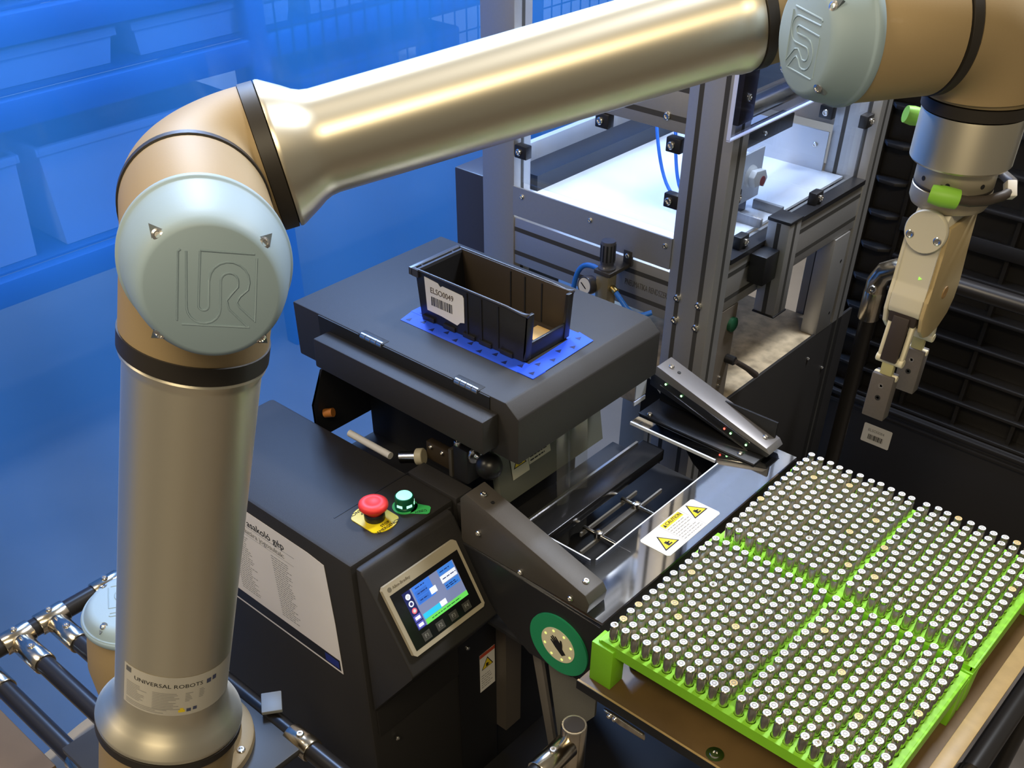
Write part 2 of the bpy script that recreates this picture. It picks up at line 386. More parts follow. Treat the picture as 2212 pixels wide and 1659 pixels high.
wtext('UNIVERSAL ROBOTS', 0.0072, T_L + SGN * 0.24, 0.1895, M_INK, 1.05)
def wbars(items, m_, name):
    bm = bmesh.new()
    for (u0, u1, v0, v1) in items:
        n = max(2, int((u1 - u0) / 0.004))
        rows = [[bm.verts.new(on_tube(T_L + SGN * (u0 + (u1 - u0) * i / n) / UR_, hh, UR_ + 0.0007)) for i in range(n + 1)] for hh in (v0, v1)]
        for i in range(n): bm.faces.new((rows[0][i], rows[0][i + 1], rows[1][i + 1], rows[1][i]))
    g = G(); g.bm.free(); g.bm = bm; g.done(name, m_, st, 0)
rn = random.Random(3); it = []
for (u0, u1, va, vb) in ((0.004, 0.030, 0.160, 0.181), (0.034, 0.062, 0.157, 0.180), (0.066, 0.074, 0.168, 0.180), (0.080, 0.086, 0.170, 0.182), (0.004, 0.050, 0.151, 0.156)):
    v = va
    while v < vb:
        it.append((u0, u0 + (u1 - u0) * rn.uniform(0.5, 1.0), v, v + 0.0009)); v += 0.0022
wbars(it, M_GREYINK, 'sticker_small_print')
wbars([(0.003, 0.0095, 0.193, 0.1995)], mat('sticker_grey_logo', (0.12, 0.12, 0.12), 0.5), 'sticker_emblem')
wbars([(0.060, 0.0665, 0.153, 0.1565), (0.0615, 0.065, 0.1565, 0.159)], M_YELLOW, 'sticker_warning_mark')
for q_ in ((0.068, 0.0725, 0.153, 0.1575), (0.0745, 0.0785, 0.154, 0.1585), (0.0875, 0.0925, 0.186, 0.192), (0.0945, 0.099, 0.187, 0.193)):
    wbars([q_], mat('sticker_blue_marks', (0.06, 0.07, 0.14), 0.5), 'sticker_mark')
# -- elbow
RH = 0.0585
g = G(); g.lathe(EO, e, [(RH - 0.002, -0.0765), (RH, -0.075), (RH, 0.034), (RH - 0.001, 0.036), (0, 0.037)], 72)
g.cyl(E_ + ua * 0.093, E_ - ua * 0.0, 0.0605, seg=72)
g.done('elbow_front_housing', M_HOUSE, robot)
lid(EO + e * 0.0430 + ZU * 0.0095, e * 0.997 + ZU * 0.077, (ZU * 0.98 + h * 0.20), 0.0602, 'elbow_lid', 0.0575)
SR = EO - e * 0.0800
ring(SR, e, 0.0600, 0.0095)
g = G(); g.sweep(bend(EF, -e, fa, 0.0585, RH - 0.0004, pre=0.001, post=0.003, n=24), RH - 0.0004, 72)
g.done('elbow_rear_housing', M_HOUSE, robot)
ring(EF + fa * 0.0685, fa, 0.0592, 0.0150)
# -- forearm
RF = 0.0422
turned('forearm_tube', EF, fa, [(0.045, 0.0755), (0.0590, 0.0760), (0.0594, 0.0778), (0.0588, 0.0800), (0.0500, 0.0965), (0.0455, 0.1040), (RF + 0.0010, 0.1100), (RF, 0.1170),
                          (RF, LF - 0.085), (RF + 0.0009, LF - 0.079), (RF + 0.0022, LF - 0.073), (RF + 0.0024, LF - 0.066), (RF + 0.0010, LF - 0.0615), (0.038, LF - 0.061)], M_TUBE, robot, 96, 28)
ring(W_ - fa * 0.0555, fa, 0.0445, 0.0120)
RW = 0.0445
g = G(); g.sweep([W_ - fa * 0.050, W_ - fa * 0.02, W_ + fa * 0.02], RW - 0.001, 64)
g.lathe(W_, e, [(0, -0.052), (RW - 0.002, -0.050), (RW, -0.046), (RW, 0.036), (RW - 0.0015, 0.040), (0, 0.041)], 64)
g.done('wrist_rear_housing', M_HOUSE, robot)
D4 = 0.116
C_ = W_ + e * D4
ring(W_ + e * 0.0465, e, 0.0452, 0.0100)
RW2 = 0.0515
g = G(); g.cyl(W_ + e * 0.052, C_, RW - 0.001, seg=64)
g.lathe(C_, h, [(0, -0.036), (RW2 - 0.002, -0.034), (RW2, -0.031), (RW2, 0.0475), (RW2 - 0.002, 0.0485), (0, 0.049)], 72)
g.done('wrist_front_housing', M_HOUSE, robot)
lid(C_ - h * 0.034, -h, e, 0.0535, 'wrist_lid', 0.036)
ring(C_ + h * 0.0545, h, 0.0522, 0.0110)
D_ = C_ + h * 0.116
g = G(); g.sweep(bend(D_, h, -ZU, 0.0525, RW2, pre=0.003, post=0.0, n=20), RW2 - 0.0006, 64)
g.lathe(D_, -ZU, [(RW2 - 0.001, 0.0515), (0.0475, 0.0570), (0, 0.0575)], 64)
g.done('tool_housing', M_HOUSE, robot)
ring(D_ - ZU * 0.0635, -ZU, 0.0468, 0.0120)
turned('tool_flange', D_, -ZU, [(0.040, 0.0695), (0.0450, 0.0700), (0.0452, 0.0720), (0.0452, 0.1125), (0.0435, 0.1145), (0.036, 0.115), (0, 0.115)], M_TUBE, robot, 72, 30)

# ------------------------------------------------------------------ gripper on the flange
GX, GY, GZ = D_.x, D_.y, D_.z - 0.115
grip = thing('two_finger_gripper', 'cream electric two-finger gripper hanging from the robot flange with dark fingertips', 'gripper', (GX, GY, GZ - 0.257))
gn = V((0.0, -1.0, 0)); gs = V((1.0, 0.0, 0))         # narrow face and its width
gc = V((GX, GY, GZ))
g = G(); g.lathe((GX, GY, GZ), -ZU, [(0, 0), (0.0350, 0), (0.0358, 0.002), (0.0358, 0.0185), (0.0350, 0.0195), (0.0350, 0.0215), (0.0362, 0.0225), (0.0362, 0.034), (0.034, 0.0385), (0, 0.0385)], 64)
ga = g.done('quick_changer', mat('champagne_anodised', (0.52, 0.46, 0.34), 0.40, 0.7), grip)
g = G(); g.lathe((GX, GY, GZ - 0.0192), -ZU, [(0.0355, 0), (0.0359, 0.0005), (0.0359, 0.0020), (0.0355, 0.0025)], 64); g.done('seal_line', M_RING, ga)
for a in (0.2, -0.5, 1.1, 2.4):
    q = (gn * math.cos(a) + gs * math.sin(a)); g = G(); g.cyl(gc + q * 0.0345 - ZU * 0.012, gc + q * 0.0362 - ZU * 0.012, 0.0022, seg=12); g.done('screw_hole', M_INK, ga)
def gp(a, b, z): return gc + gs * a + gn * b + ZU * z
# body: a slab, narrow face towards the camera, slightly flared foot with a rounded heel
prof = [(0.027, -0.036), (0.032, -0.044), (0.0335, -0.060), (0.0335, -0.110), (0.0375, -0.122), (0.0380, -0.135), (0.0360, -0.141), (0.0120, -0.152), (-0.0120, -0.152), (-0.0360, -0.141), (-0.0380, -0.135), (-0.0375, -0.122), (-0.0335, -0.110), (-0.0335, -0.060), (-0.032, -0.044), (-0.027, -0.036)]
g = G(); g.prism([gp(-0.0165, b, z) for b, z in prof], gs * 0.033, 0.0015); g.done('gripper_body', M_GRIP, grip)
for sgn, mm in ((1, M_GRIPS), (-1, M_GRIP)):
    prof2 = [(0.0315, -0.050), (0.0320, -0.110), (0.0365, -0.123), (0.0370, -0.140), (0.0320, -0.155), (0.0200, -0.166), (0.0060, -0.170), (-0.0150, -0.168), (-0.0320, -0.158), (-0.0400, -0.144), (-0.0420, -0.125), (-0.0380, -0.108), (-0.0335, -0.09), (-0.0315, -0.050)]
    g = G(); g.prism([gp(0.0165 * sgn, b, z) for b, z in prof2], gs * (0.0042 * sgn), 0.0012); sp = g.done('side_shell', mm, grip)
    if sgn > 0:
        g = G(); g.lathe(gp(0.0207, -0.004, -0.125), gs, [(0.0065, 0), (0.0062, 0.0008), (0.0030, 0.0010), (0, 0.0004)], 20); g.done('shell_badge', mat('shell_badge', (0.30, 0.18, 0.07), 0.5), sp)
# round cover with two screws
g = G(); g.lathe(gp(0, 0.0325, -0.056), gn, [(0, 0), (0.0200, 0), (0.0205, 0.001), (0.0205, 0.0050), (0.0196, 0.0062), (0, 0.0062)], 56); dc = g.done('round_cover', M_GRIP, grip)
for a in (-0.0135, 0.0135):
    g = G(); g.lathe(gp(a, 0.0386, -0.061), gn, [(0, 0), (0.0040, 0), (0.0040, 0.0004), (0.0030, 0.0009), (0.0018, 0.0002), (0, 0.0002)], 18); g.done('cover_screw', M_STEEL, dc)
g = G(); f1 = Face(gp(0.006, 0.0337, -0.102), gs, ZU); f1.poly(g, [(-0.0016, -0.0016), (0.0016, 0.0), (-0.0016, 0.0016)]); g.done('status_light', emis('green_status', (0.35, 0.9, 0.1), 1.2), grip)
M_LINK = mat('cream_link_bar', (0.60, 0.56, 0.42), 0.42); M_FD = mat('dark_brown_linkage', (0.030, 0.022, 0.020), 0.5); M_TIP = mat('grey_printed_fingertip', (0.085, 0.075, 0.072), 0.7, noise=0.1, nscale=400)
def finger(sg, z0, b0, b1):
    """one parallel-link finger: sg is the side it hangs on"""
    def q(a, b, z): return gp(a, sg * b, z)
    g = G(); g.obox(q(0, b0 - 0.004, z0 + 0.004), gs, gn, ZU, 0.0145, 0.012, 0.012, 0.002); g.done('pivot_block', M_FD, grip)
    p0, p1 = q(0, b0 + 0.002, z0), q(0, b1, z0 - 0.047); d = (p1 - p0).normalized(); nn = gs.cross(d)
    g = G(); g.obox((p0 + p1) / 2 - nn * 0.004 * sg, gs, d, nn, 0.0085, (p1 - p0).length / 2, 0.004, 0.001); g.done('linkage_plate', M_FD, grip)
    for a in (-0.0115, 0.0115):
        g = G(); g.obox((p0 + p1) / 2 + gs * a, gs, d, nn, 0.0024, (p1 - p0).length / 2 + 0.003, 0.0034, 0.0012); g.done('link_bar', M_LINK, grip)
    g = G(); g.cyl(p1 - gs * 0.0145, p1 + gs * 0.0145, 0.0048, seg=20, bev=0.0008); g.done('lower_pin', M_LINK, grip)
    g = G(); g.obox(p1 - ZU * 0.0125, gs, gn, ZU, 0.0065, 0.0035, 0.0150, 0.001); g.done('tip_carrier', mat('olive_carrier', (0.34, 0.32, 0.16), 0.5), grip)
    g = G(); g.cyl(p1 - ZU * 0.0185 - gs * 0.0125, p1 - ZU * 0.0185 + gs * 0.0125, 0.0034, seg=18, bev=0.0006); g.done('carrier_pin', M_LINK, grip)
    g = G(); tc = p1 - ZU * 0.046
    g.prism([tc - gs * 0.0125 - gn * 0.0075 + ZU * 0.030, tc + gs * 0.0115 - gn * 0.0075 + ZU * 0.030, tc + gs * 0.0115 + gn * 0.0065 + ZU * 0.030, tc - gs * 0.0125 + gn * 0.0065 + ZU * 0.030], -ZU * 0.051, 0.0012)
    tp = g.done('fingertip', M_TIP, grip)
    for zz in (0.018, 0.004):
        g = G(); g.lathe(tc + ZU * zz + gn * 0.0064, gn, [(0, 0), (0.0030, 0), (0.0030, 0.0004), (0.0016, 0.0004), (0.0014, 0.0001), (0, 0.0001)], 14); g.done('fingertip_screw', M_INK if zz < 0.01 else M_STEEL, tp)
finger(1, -0.144, 0.028, 0.036)
finger(-1, -0.144, 0.028, 0.036)
# cable with its green boot beside the flange
cab = thing('gripper_cable', 'dark cable with a green moulded plug looped beside the gripper flange', 'cable', gc - ZU * 0.03)
def cpt(px, py, k):   # on a vertical plane facing the camera through the gripper axis, k metres in front of it
    nrm = V((CF.x, CF.y, 0)).normalized(); d = CF + CR * ((px - CX) / F_PX) - CU * ((py - CY) / F_PX)
    t = (gc - nrm * k).to_2d().dot(nrm.to_2d()) / d.to_2d().dot(nrm.to_2d()); return V((0, 0, CZ)) + d * t
g = G(); g.sweep([cpt(2010, 418, 0.037), cpt(2035, 424, 0.042), cpt(2068, 431, 0.044)], 0.0085, 18, radii=[0.0078, 0.0092, 0.0086]); g.done('green_boot', mat('green_cable_boot', (0.23, 0.52, 0.05), 0.5), cab)
g = G(); g.cyl(cpt(2028, 408, 0.036), cpt(2032, 416, 0.040), 0.005, seg=12); g.done('boot_nut', M_STEEL, cab)
g = G(); g.sweep([cpt(2066, 431, 0.044), cpt(2095, 436, 0.044), cpt(2130, 434, 0.040), cpt(2165, 424, 0.032), cpt(2185, 412, 0.02), cpt(2188, 395, 0.0), cpt(2165, 375, -0.02), cpt(2120, 368, -0.03)], 0.0046, 12); g.done('cable_sheath', mat('dark_cable', (0.045, 0.035, 0.028), 0.5), cab)
g = G(); g.obox(cpt(2182, 410, 0.022), CR, CU, CF, 0.0045, 0.0075, 0.005, 0.001); g.done('white_cable_tie', mat('white_tape', (0.72, 0.70, 0.66), 0.5), cab)
p = cpt(1970, 250, -0.05)
plug = thing('green_plug', 'short green plug with a metal nut sticking out behind the robot flange', 'plug', p)
g = G(); g.sweep([cpt(1956, 246, -0.05), cpt(1972, 250, -0.05), cpt(1984, 252, -0.05)], 0.008, 16, radii=[0.0075, 0.0085, 0.0080]); g.done('plug_boot', MATS['green_cable_boot'], plug)
g = G(); g.sweep([cpt(1983, 252, -0.05), cpt(1992, 253, -0.05), cpt(2050, 255, -0.05)], 0.006, 12); g.done('plug_nut', M_STEEL, plug)
# ------------------------------------------------------------------ bagging machine
mach = thing('bagging_machine', 'black tabletop bagging machine with control box, hinged cover, touch screen and clear feed plate', 'machine', (-0.95, 0.85, 0.0))
# control box
g = G(); g.prism([(-1.196, 0.597, 0.08), (-0.800, 0.597, 0.08), (-0.800, 0.788, 0.08), (-1.196, 0.788, 0.08)], (0, 0, 0.765), 0.006); g.done('control_box', M_BLACK, mach)
g = G(); g.box(-0.8925, -0.8905, 0.650, 0.7885, 0.8445, 0.8455); g.done('box_seam', M_INK, mach, 0)
g = G(); g.box(-0.8001, -0.7965, 0.6075, 0.780, 0.50, 0.838, 0.002); g.done('front_door', M_BLACK, mach)
g = G(); g.box(-0.893, -0.797, 0.7895, 0.8220, 0.800, 0.846, 0.0015); g.done('deck_plate', M_BLACK, mach)
g = G(); g.box(-0.797, -0.775, 0.7895, 0.8220, 0.79, 0.838, 0.0015); g.done('deck_lip', M_BLACK, mach)
# inner body and the open bay under the cover
g = G(); g.box(-1.10, -0.83, 0.905, 1.10, 0.08, 0.934); g.done('machine_body', M_BLACK_M, mach)
g = G(); g.box(-1.10, -0.81, 0.79, 0.905, 0.66, 0.765); g.done('bay_floor', M_BLACK_M, mach)
g = G(); g.prism([(-1.108, 0.80, 0.80), (-1.108, 0.80, 0.86), (-1.075, 0.80, 0.935), (-1.075, 1.10, 0.935), (-1.108, 1.10, 0.80)], (-0.004, 0, 0)); g.done('end_plate', M_BLACK_M, mach)
g = G(); g.cyl((-1.045, 0.8135, 0.832), (-0.955, 0.8135, 0.832), 0.0055, seg=20); g.done('white_guide_rod', mat('white_nylon', (0.72, 0.70, 0.66), 0.5), mach)
g = G(); g.cyl((-0.935, 0.815, 0.838), (-0.905, 0.830, 0.845), 0.009, seg=20, bev=0.001); o = g.done('latch_spindle', M_STEEL, mach)
g = G(); g.cyl((-0.912, 0.8265, 0.8435), (-0.902, 0.8315, 0.846), 0.0125, seg=24, bev=0.001); g.done('latch_knob', mat('cream_knob', (0.45, 0.40, 0.28), 0.5), o)
g = G(); g.cyl((-1.098, 0.812, 0.846), (-1.085, 0.818, 0.850), 0.007, seg=16); g.done('orange_stud', mat('orange_stud', (0.45, 0.16, 0.03), 0.5), mach)
g = G(); g.box(-0.905, -0.845, 0.84, 0.852, 0.838, 0.868, 0.001); o = g.done('bay_bracket', mat('bronze_bracket', (0.06, 0.042, 0.025), 0.5, 0.3), mach)
for x in (-0.895, -0.872, -0.850): bolt(o, (x, 0.84, 0.862), (0, -1, 0), 0.0035, 'bracket_bolt')
# hinged cover
g = G(); g.prism([(-1.135, 0.81, 0.936), (-0.7025, 0.81, 0.936), (-0.7025, 0.81, 1.0035), (-0.7240, 0.81, 1.020), (-1.135, 0.81, 1.020)], (0, 0.305, 0), 0.0022); cov = g.done('hinged_cover', M_BLACK, mach)
g = G(); g.prism([(-1.060, 0.7795, 0.956), (-0.735, 0.7795, 0.952), (-0.735, 0.7795, 1.001), (-1.058, 0.7795, 1.001)], (0, 0.030, 0), 0.0022); g.done('front_flap', M_BLACK, mach)
g = G(); g.box(-1.078, -0.750, 0.8085, 0.8115, 0.936, 1.0185); g.done('flap_gap', M_INK, mach, 0)
for (x0, x1) in ((-0.991, -0.948), (-0.812, -0.771)):
    g = G(); g.box(x0 - 0.003, x1 + 0.003, 0.809, 0.822, 1.006, 1.0206, 0.001); hb = g.done('hinge_recess', M_INK, mach)
    for k in range(4):
        a = x0 + (x1 - x0) * k / 4; g = G(); g.cyl((a + 0.0003, 0.8125, 1.0165), (a + (x1 - x0) / 4 - 0.0003, 0.8125, 1.0165), 0.0048, seg=18, bev=0.0005); g.done('hinge_knuckle', M_STEEL, hb)
# front guard with its warning label
g = G(); g.prism([(-0.812, 0.862, 0.936), (-0.800, 0.862, 0.936), (-0.776, 0.862, 0.800), (-0.788, 0.862, 0.800)], (0, 0.235, 0)); g.done('front_guard', mat('smoked_guard', (0.12, 0.125, 0.105), 0.30, spec=0.6), mach)
gf = Face((-0.7997, 0.889, 0.932), (0, 1, 0), (-0.180, 0, 0.984))
gl = Face(gf.p(0.0, -0.115, 0.0012), (0, 1, 0), (-0.180, 0, 0.984))
g = G(); gl.quad(g, 0.0, 0.036, 0.012, 0.062); wl = g.done('warning_label', mat('cream_label', (0.52, 0.50, 0.40), 0.5), mach, 0)
warning_triangle(gl, 0.018, 0.036, 0.026, 0.0004, wl)
g = G(); gl.quad(g, 0.037, 0.085, 0.020, 0.072); g.done('text_label', MATS['cream_label'], wl, 0)
g = G(); gl.quad(g, 0.038, 0.084, 0.064, 0.072, 0.0004, 0.0002); g.done('orange_header', M_REDP, wl, 0)
print_lines(gl, 0.040, 0.082, [0.060 - 0.0058 * i for i in range(7)], 0.0022, 0.0004, wl, 5, M_INK)
# seal bar, rods and pusher inside the feed opening
g = G(); g.box(-0.742, -0.700, 0.84, 1.16, 0.762, 0.782, 0.002); sb = g.done('seal_bar', mat('dark_polished_bar', (0.055, 0.055, 0.06), 0.22, 0.8), mach)
g = G(); g.box(-0.7445, -0.7405, 0.86, 1.145, 0.7815, 0.7855); g.done('bar_edge', M_STEEL, sb)
g = G(); g.box(-0.800, -0.752, 0.82, 1.16, 0.740, 0.752, 0.001); g.done('rear_tray', M_BLACK_M, mach)
for (x, y0, y1) in ((-0.698, 0.948, 1.088), (-0.672, 0.915, 1.118)):
    g = G(); g.box(x - 0.0015, x + 0.0015, y0, y1, 0.735, 0.742); g.done('guide_strip', mat('grey_guide', (0.28, 0.27, 0.25), 0.4, 0.5), mach)
g = G(); g.box(-0.678, -0.668, 0.955, 1.055, 0.738, 0.745, 0.001); pb = g.done('pusher_bar', mat('dark_pusher', (0.10, 0.095, 0.09), 0.4, 0.4), mach)
for y in (0.958, 1.052):
    g = G(); g.cyl((-0.700, y, 0.746), (-0.612, y, 0.746), 0.0036, seg=14); g.done('pusher_rod', M_STEEL, pb)
    g = G(); g.lathe((-0.673, y, 0.744), ZU, [(0, 0), (0.0065, 0), (0.0065, 0.008), (0.0030, 0.009), (0.0028, 0.004), (0, 0.004)], 16); g.done('pusher_bolt', M_STEEL, pb)
# walls of the feed unit
wallp = [(-0.815, 0.838), (-0.770, 0.800), (-0.524, 0.7925), (-0.524, 0.716), (-0.565, 0.672), (-0.640, 0.668), (-0.700, 0.705), (-0.735, 0.745), (-0.815, 0.745)]
g = G(); g.prism([(x, 0.765, z) for x, z in wallp], (0, 0.004, 0)); g.done('feed_side_wall', M_BLACK_S, mach)
g = G(); g.prism([(x, 1.255, z) for x, z in wallp], (0, 0.004, 0)); g.done('feed_side_wall', M_BLACK_S, mach)
g = G(); g.box(-0.528, -0.5245, 0.769, 1.255, 0.716, 0.7945); g.done('feed_front_wall', M_BLACK_S, mach)
g = G(); g.box(-0.80, -0.530, 0.770, 1.254, 0.668, 0.674); g.done('feed_pan', M_BLACK_M, mach)
# clear plate with its U-shaped cut
pl = [(-0.800, 0.768), (-0.523, 0.768), (-0.523, 1.254), (-0.772, 1.254), (-0.772, 1.168), (-0.610, 1.165), (-0.604, 1.158), (-0.604, 0.862), (-0.610, 0.855), (-0.800, 0.855)]
M_CLEAR = glass('clear_plate', (0.50, 0.54, 0.66), 1.0, gloss=0.60, rough=0.05)
g = G(); g.prism([(x, y, 0.7955) for x, y in pl], (0, 0, 0.0045)); fp = g.done('clear_feed_plate', M_CLEAR, mach, 0)
M_EDGE = mat('lit_acrylic_edge', (0.75, 0.80, 0.92), 0.25, spec=0.8)
g = G(); g.box(-0.772, -0.612, 1.1635, 1.1665, 0.7953, 0.8003); g.box(-0.6055, -0.6035, 0.860, 1.16, 0.7953, 0.8003); g.box(-0.772, -0.610, 0.8535, 0.8555, 0.7953, 0.8003); g.done('plate_edge', M_EDGE, fp, 0)
# caution label on the plate
cf = Face((-0.534, 0.930, 0.8002), (0, 1, 0), (-1, 0, 0))
g = G(); cf.poly(g, [(0.003, 0), (0.126, 0), (0.129, 0.003), (0.129, 0.047), (0.126, 0.050), (0.003, 0.050), (0, 0.047), (0, 0.003)], 0, 0.0005); cl = g.done('caution_label', M_WHITE, mach, 0)
g = G(); cf.quad(g, 0.046, 0.090, 0.0375, 0.0475, 0.0005, 0.0002); g.done('yellow_header', M_YELLOW, cl, 0)
text('CAUTION', 0.0080, cf.p(0.0535, 0.0425, 0.0007), cf.x, cf.y, M_INK, cl, 'caution_lettering')
gg = G(); cf.poly(gg, [(0.0475, 0.0395), (0.0527, 0.0395), (0.0501, 0.0455)], 0.0007, 0.0002); gg.done('header_mark', M_INK, cl, 0)
warning_triangle(cf, 0.023, 0.019, 0.030, 0.0005, cl); warning_triangle(cf, 0.109, 0.029, 0.030, 0.0005, cl)
print_lines(cf, 0.046, 0.092, [0.034 - 0.0047 * i for i in range(7)], 0.0016, 0.0005, cl, 9)
gg = G()
for (a, b, c_, d_) in ((0.0435, 0.044, 0.002, 0.048), (0.0935, 0.094, 0.002, 0.048)): cf.quad(gg, a, b, c_, d_, 0.0005, 0.0002)
gg.done('label_rules', M_GREYINK, cl, 0)
# the two sloping sensor arms
armp = [(-0.768, 0.8005), (-0.768, 0.874), (-0.757, 0.887), (-0.552, 0.829), (-0.545, 0.818), (-0.548, 0.8005)]
g = G(); g.prism([(x, 0.7675, z) for x, z in armp], (0, 0.0375, 0), 0.0012); al = g.done('sensor_arm', mat('brown_black_coat', (0.062, 0.054, 0.046), 0.48, bump=0.2, bscale=1400, noise=0.1, nscale=700), mach)
sl = V((-0.552 + 0.757, 0, 0.829 - 0.887)).normalized(); sn = V((-sl.z, 0, sl.x)) if sl.x > 0 else V((0, 0, 1))
for (x, z) in ((-0.742, 0.8828), (-0.566, 0.8330)): bolt(al, (x, 0.786, z), sn, 0.0045, 'arm_bolt')
g = G(); g.cyl((-0.726, 0.786, 0.8770), (-0.7258, 0.786, 0.8785), 0.003, seg=12); g.done('arm_hole', M_INK, al)
for (x, z) in ((-0.735, 0.832), (-0.660, 0.806), (-0.575, 0.811)): bolt(al, (x, 0.7675, z), (0, -1, 0), 0.0045, 'side_bolt')
armr = [(-0.775, 0.845), (-0.775, 0.868), (-0.764, 0.881), (-0.556, 0.8205), (-0.550, 0.812), (-0.553, 0.806), (-0.600, 0.8045)]
g = G(); g.prism([(x, 1.2145, z) for x, z in armr], (0, 0.0375, 0), 0.001); ar = g.done('sensor_arm', M_BLACK_S, mach)
g = G(); g.prism([(-0.7765, 1.2135, 0.8690), (-0.7645, 1.2135, 0.8822), (-0.5555, 1.2135, 0.8215), (-0.5485, 1.2135, 0.8130)], (0, 0.0395, 0), 0.0006); g.done('arm_top_plate', mat('grey_top_plate', (0.20, 0.19, 0.19), 0.36, 0.4), ar)
for (x, z, nm) in ((-0.750, 0.8785, 'arm_bolt'), (-0.570, 0.8262, 'arm_bolt')): bolt(ar, (x, 1.233, z), sn, 0.0045, nm)
g = G(); g.cyl((-0.735, 1.233, 0.8735), (-0.7348, 1.233, 0.8745), 0.003, seg=12); g.done('arm_hole', M_INK, ar)
dx, dz = -0.556 + 0.764, 0.8205 - 0.881
for off in (-0.0105, -0.0265):
    g = G(); g.prism([(-0.755, 1.2138, 0.878 + off), (-0.585, 1.2138, 0.8287 + off), (-0.585, 1.2138, 0.8302 + off), (-0.755, 1.2138, 0.8795 + off)], (0, 0.001, 0)); g.done('sensor_slot_edge', M_STEEL, ar)
for (t, mm) in ((0.06, 'g'), (0.24, 'g'), (0.73, 'r'), (0.80, 'g'), (0.97, 'g')):
    g = G(); g.cyl((-0.755 + 0.17 * t, 1.2136, 0.8605 - 0.0493 * t), (-0.755 + 0.17 * t, 1.2128, 0.8605 - 0.0493 * t), 0.0017, seg=10)
    g.done('indicator_light', emis('sensor_green', (0.35, 1.0, 0.35), 4.0) if mm == 'g' else emis('sensor_red', (1.0, 0.12, 0.08), 3.0), ar)
g = G(); g.box(-0.775, -0.560, 1.190, 1.2545, 0.8003, 0.8035, 0.0008); ab = g.done('arm_base_plate', M_BLACK_S, mach)
for (x, y) in ((-0.758, 1.197), (-0.590, 1.200)): bolt(ab, (x, y, 0.8035), ZU, 0.0045, 'base_bolt')
g = G(); g.box(-0.772, -0.560, 1.244, 1.2475, 0.8035, 0.850); g.done('arm_back_plate', M_BLACK_S, ab)
g = G(); g.prism([(-0.778, 1.178, 0.832), (-0.778, 1.206, 0.832), (-0.778, 1.206, 0.880), (-0.778, 1.194, 0.888), (-0.778, 1.178, 0.882)], (0.002, 0, 0)); g.done('reflector_plate', mat('pale_reflector', (0.50, 0.52, 0.58), 0.35), mach)
g = G(); g.box(-0.7775, -0.7755, 1.176, 1.206, 0.822, 0.829); g.done('reflector_foot', MATS['pale_reflector'], mach)
# palm button on the side wall
hf = Face((-0.5875, 0.765, 0.7215), (1, 0, 0), (0, 0, 1))
g = G(); hf.disc(g, 0, 0, 0.0495, 0, 0.0030, 72); pbn = g.done('palm_button', mat('palm_green', (0.015, 0.24, 0.105), 0.42), mach, 30)
g = G(); hf.disc(g, 0, 0, 0.0285, 0.0030, 0.0006, 56); g.done('cream_dial', mat('cream_dial', (0.66, 0.62, 0.44), 0.45), pbn, 30)
for i in range(8):
    a = 2 * PI * i / 8 + 0.35; g = G(); hf.disc(g, 0.0235 * math.cos(a), 0.0235 * math.sin(a), 0.0021, 0.0036, 0.0004, 12); g.done('dial_light', emis('dial_yellow', (0.85, 0.9, 0.25), 0.9), pbn, 0)
g = G(); sc = 0.0165
hand = [(-0.28, -1.0), (0.22, -1.0), (0.25, -0.45), (0.55, -0.10), (0.75, 0.25), (0.62, 0.38), (0.42, 0.10), (0.40, 0.80), (0.27, 0.82), (0.22, 0.20), (0.17, 0.95), (0.04, 1.0), (0.0, 0.22), (-0.06, 0.92), (-0.19, 0.92), (-0.2, 0.18), (-0.29, 0.72), (-0.41, 0.68), (-0.40, -0.1), (-0.34, -0.45)]
ch, sh = math.cos(0.75), math.sin(0.75)
hf.poly(g, [((u * ch - v * sh) * sc, (u * sh + v * ch) * sc) for u, v in hand], 0.0036, 0.0004); g.done('hand_symbol', M_INK, pbn, 0)
# mushroom emergency stop
EX, EY = -0.8495, 0.6860
lf = Face((EX, EY, 0.8452), (0, -1, 0), (1, 0, 0))
g = G(); R_ = 0.0300; pts = []
for i in range(48):
    a = 2 * PI * i / 48; u, v = R_ * math.cos(a) * 1.06, R_ * math.sin(a) * 1.06; pts.append((max(-0.0235, min(0.0235, u)), max(-0.0315, min(0.0315, v))))
lf.poly(g, pts, 0, 0.0012); es = g.done('stop_legend_plate', mat('legend_yellow', (0.85, 0.66, 0.015), 0.4), mach, 30)
text('EMERGENCY', 0.0068, lf.p(0, 0.0268, 0.0012), -lf.x, -lf.y, M_INK, es, 'legend_lettering', align='CENTER'); text('STOP', 0.0064, lf.p(0, 0.0200, 0.0012), -lf.x, -lf.y, M_INK, es, 'legend_lettering', align='CENTER')
text('EMERGENCY', 0.0068, lf.p(0, -0.0268, 0.0012), lf.x, lf.y, M_INK, es, 'legend_lettering', align='CENTER'); text('STOP', 0.0064, lf.p(0, -0.0200, 0.0012), lf.x, lf.y, M_INK, es, 'legend_lettering', align='CENTER')
g = G(); g.lathe((EX, EY, 0.8464), ZU, [(0, 0), (0.0140, 0), (0.0142, 0.001), (0.0142, 0.0095), (0.0135, 0.0105), (0, 0.0105)], 40); g.done('stop_collar', M_BLACK_S, mach)
g = G(); g.lathe((EX, EY, 0.8569), ZU, [(0, 0), (0.0118, 0), (0.0128, 0.0055), (0.0190, 0.0080), (0.0200, 0.0100), (0.0202, 0.0125), (0.0195, 0.0150), (0.0165, 0.0172), (0.0100, 0.0182), (0.0092, 0.0176), (0, 0.0176)], 56); g.done('stop_button', M_RED, mach, 50)
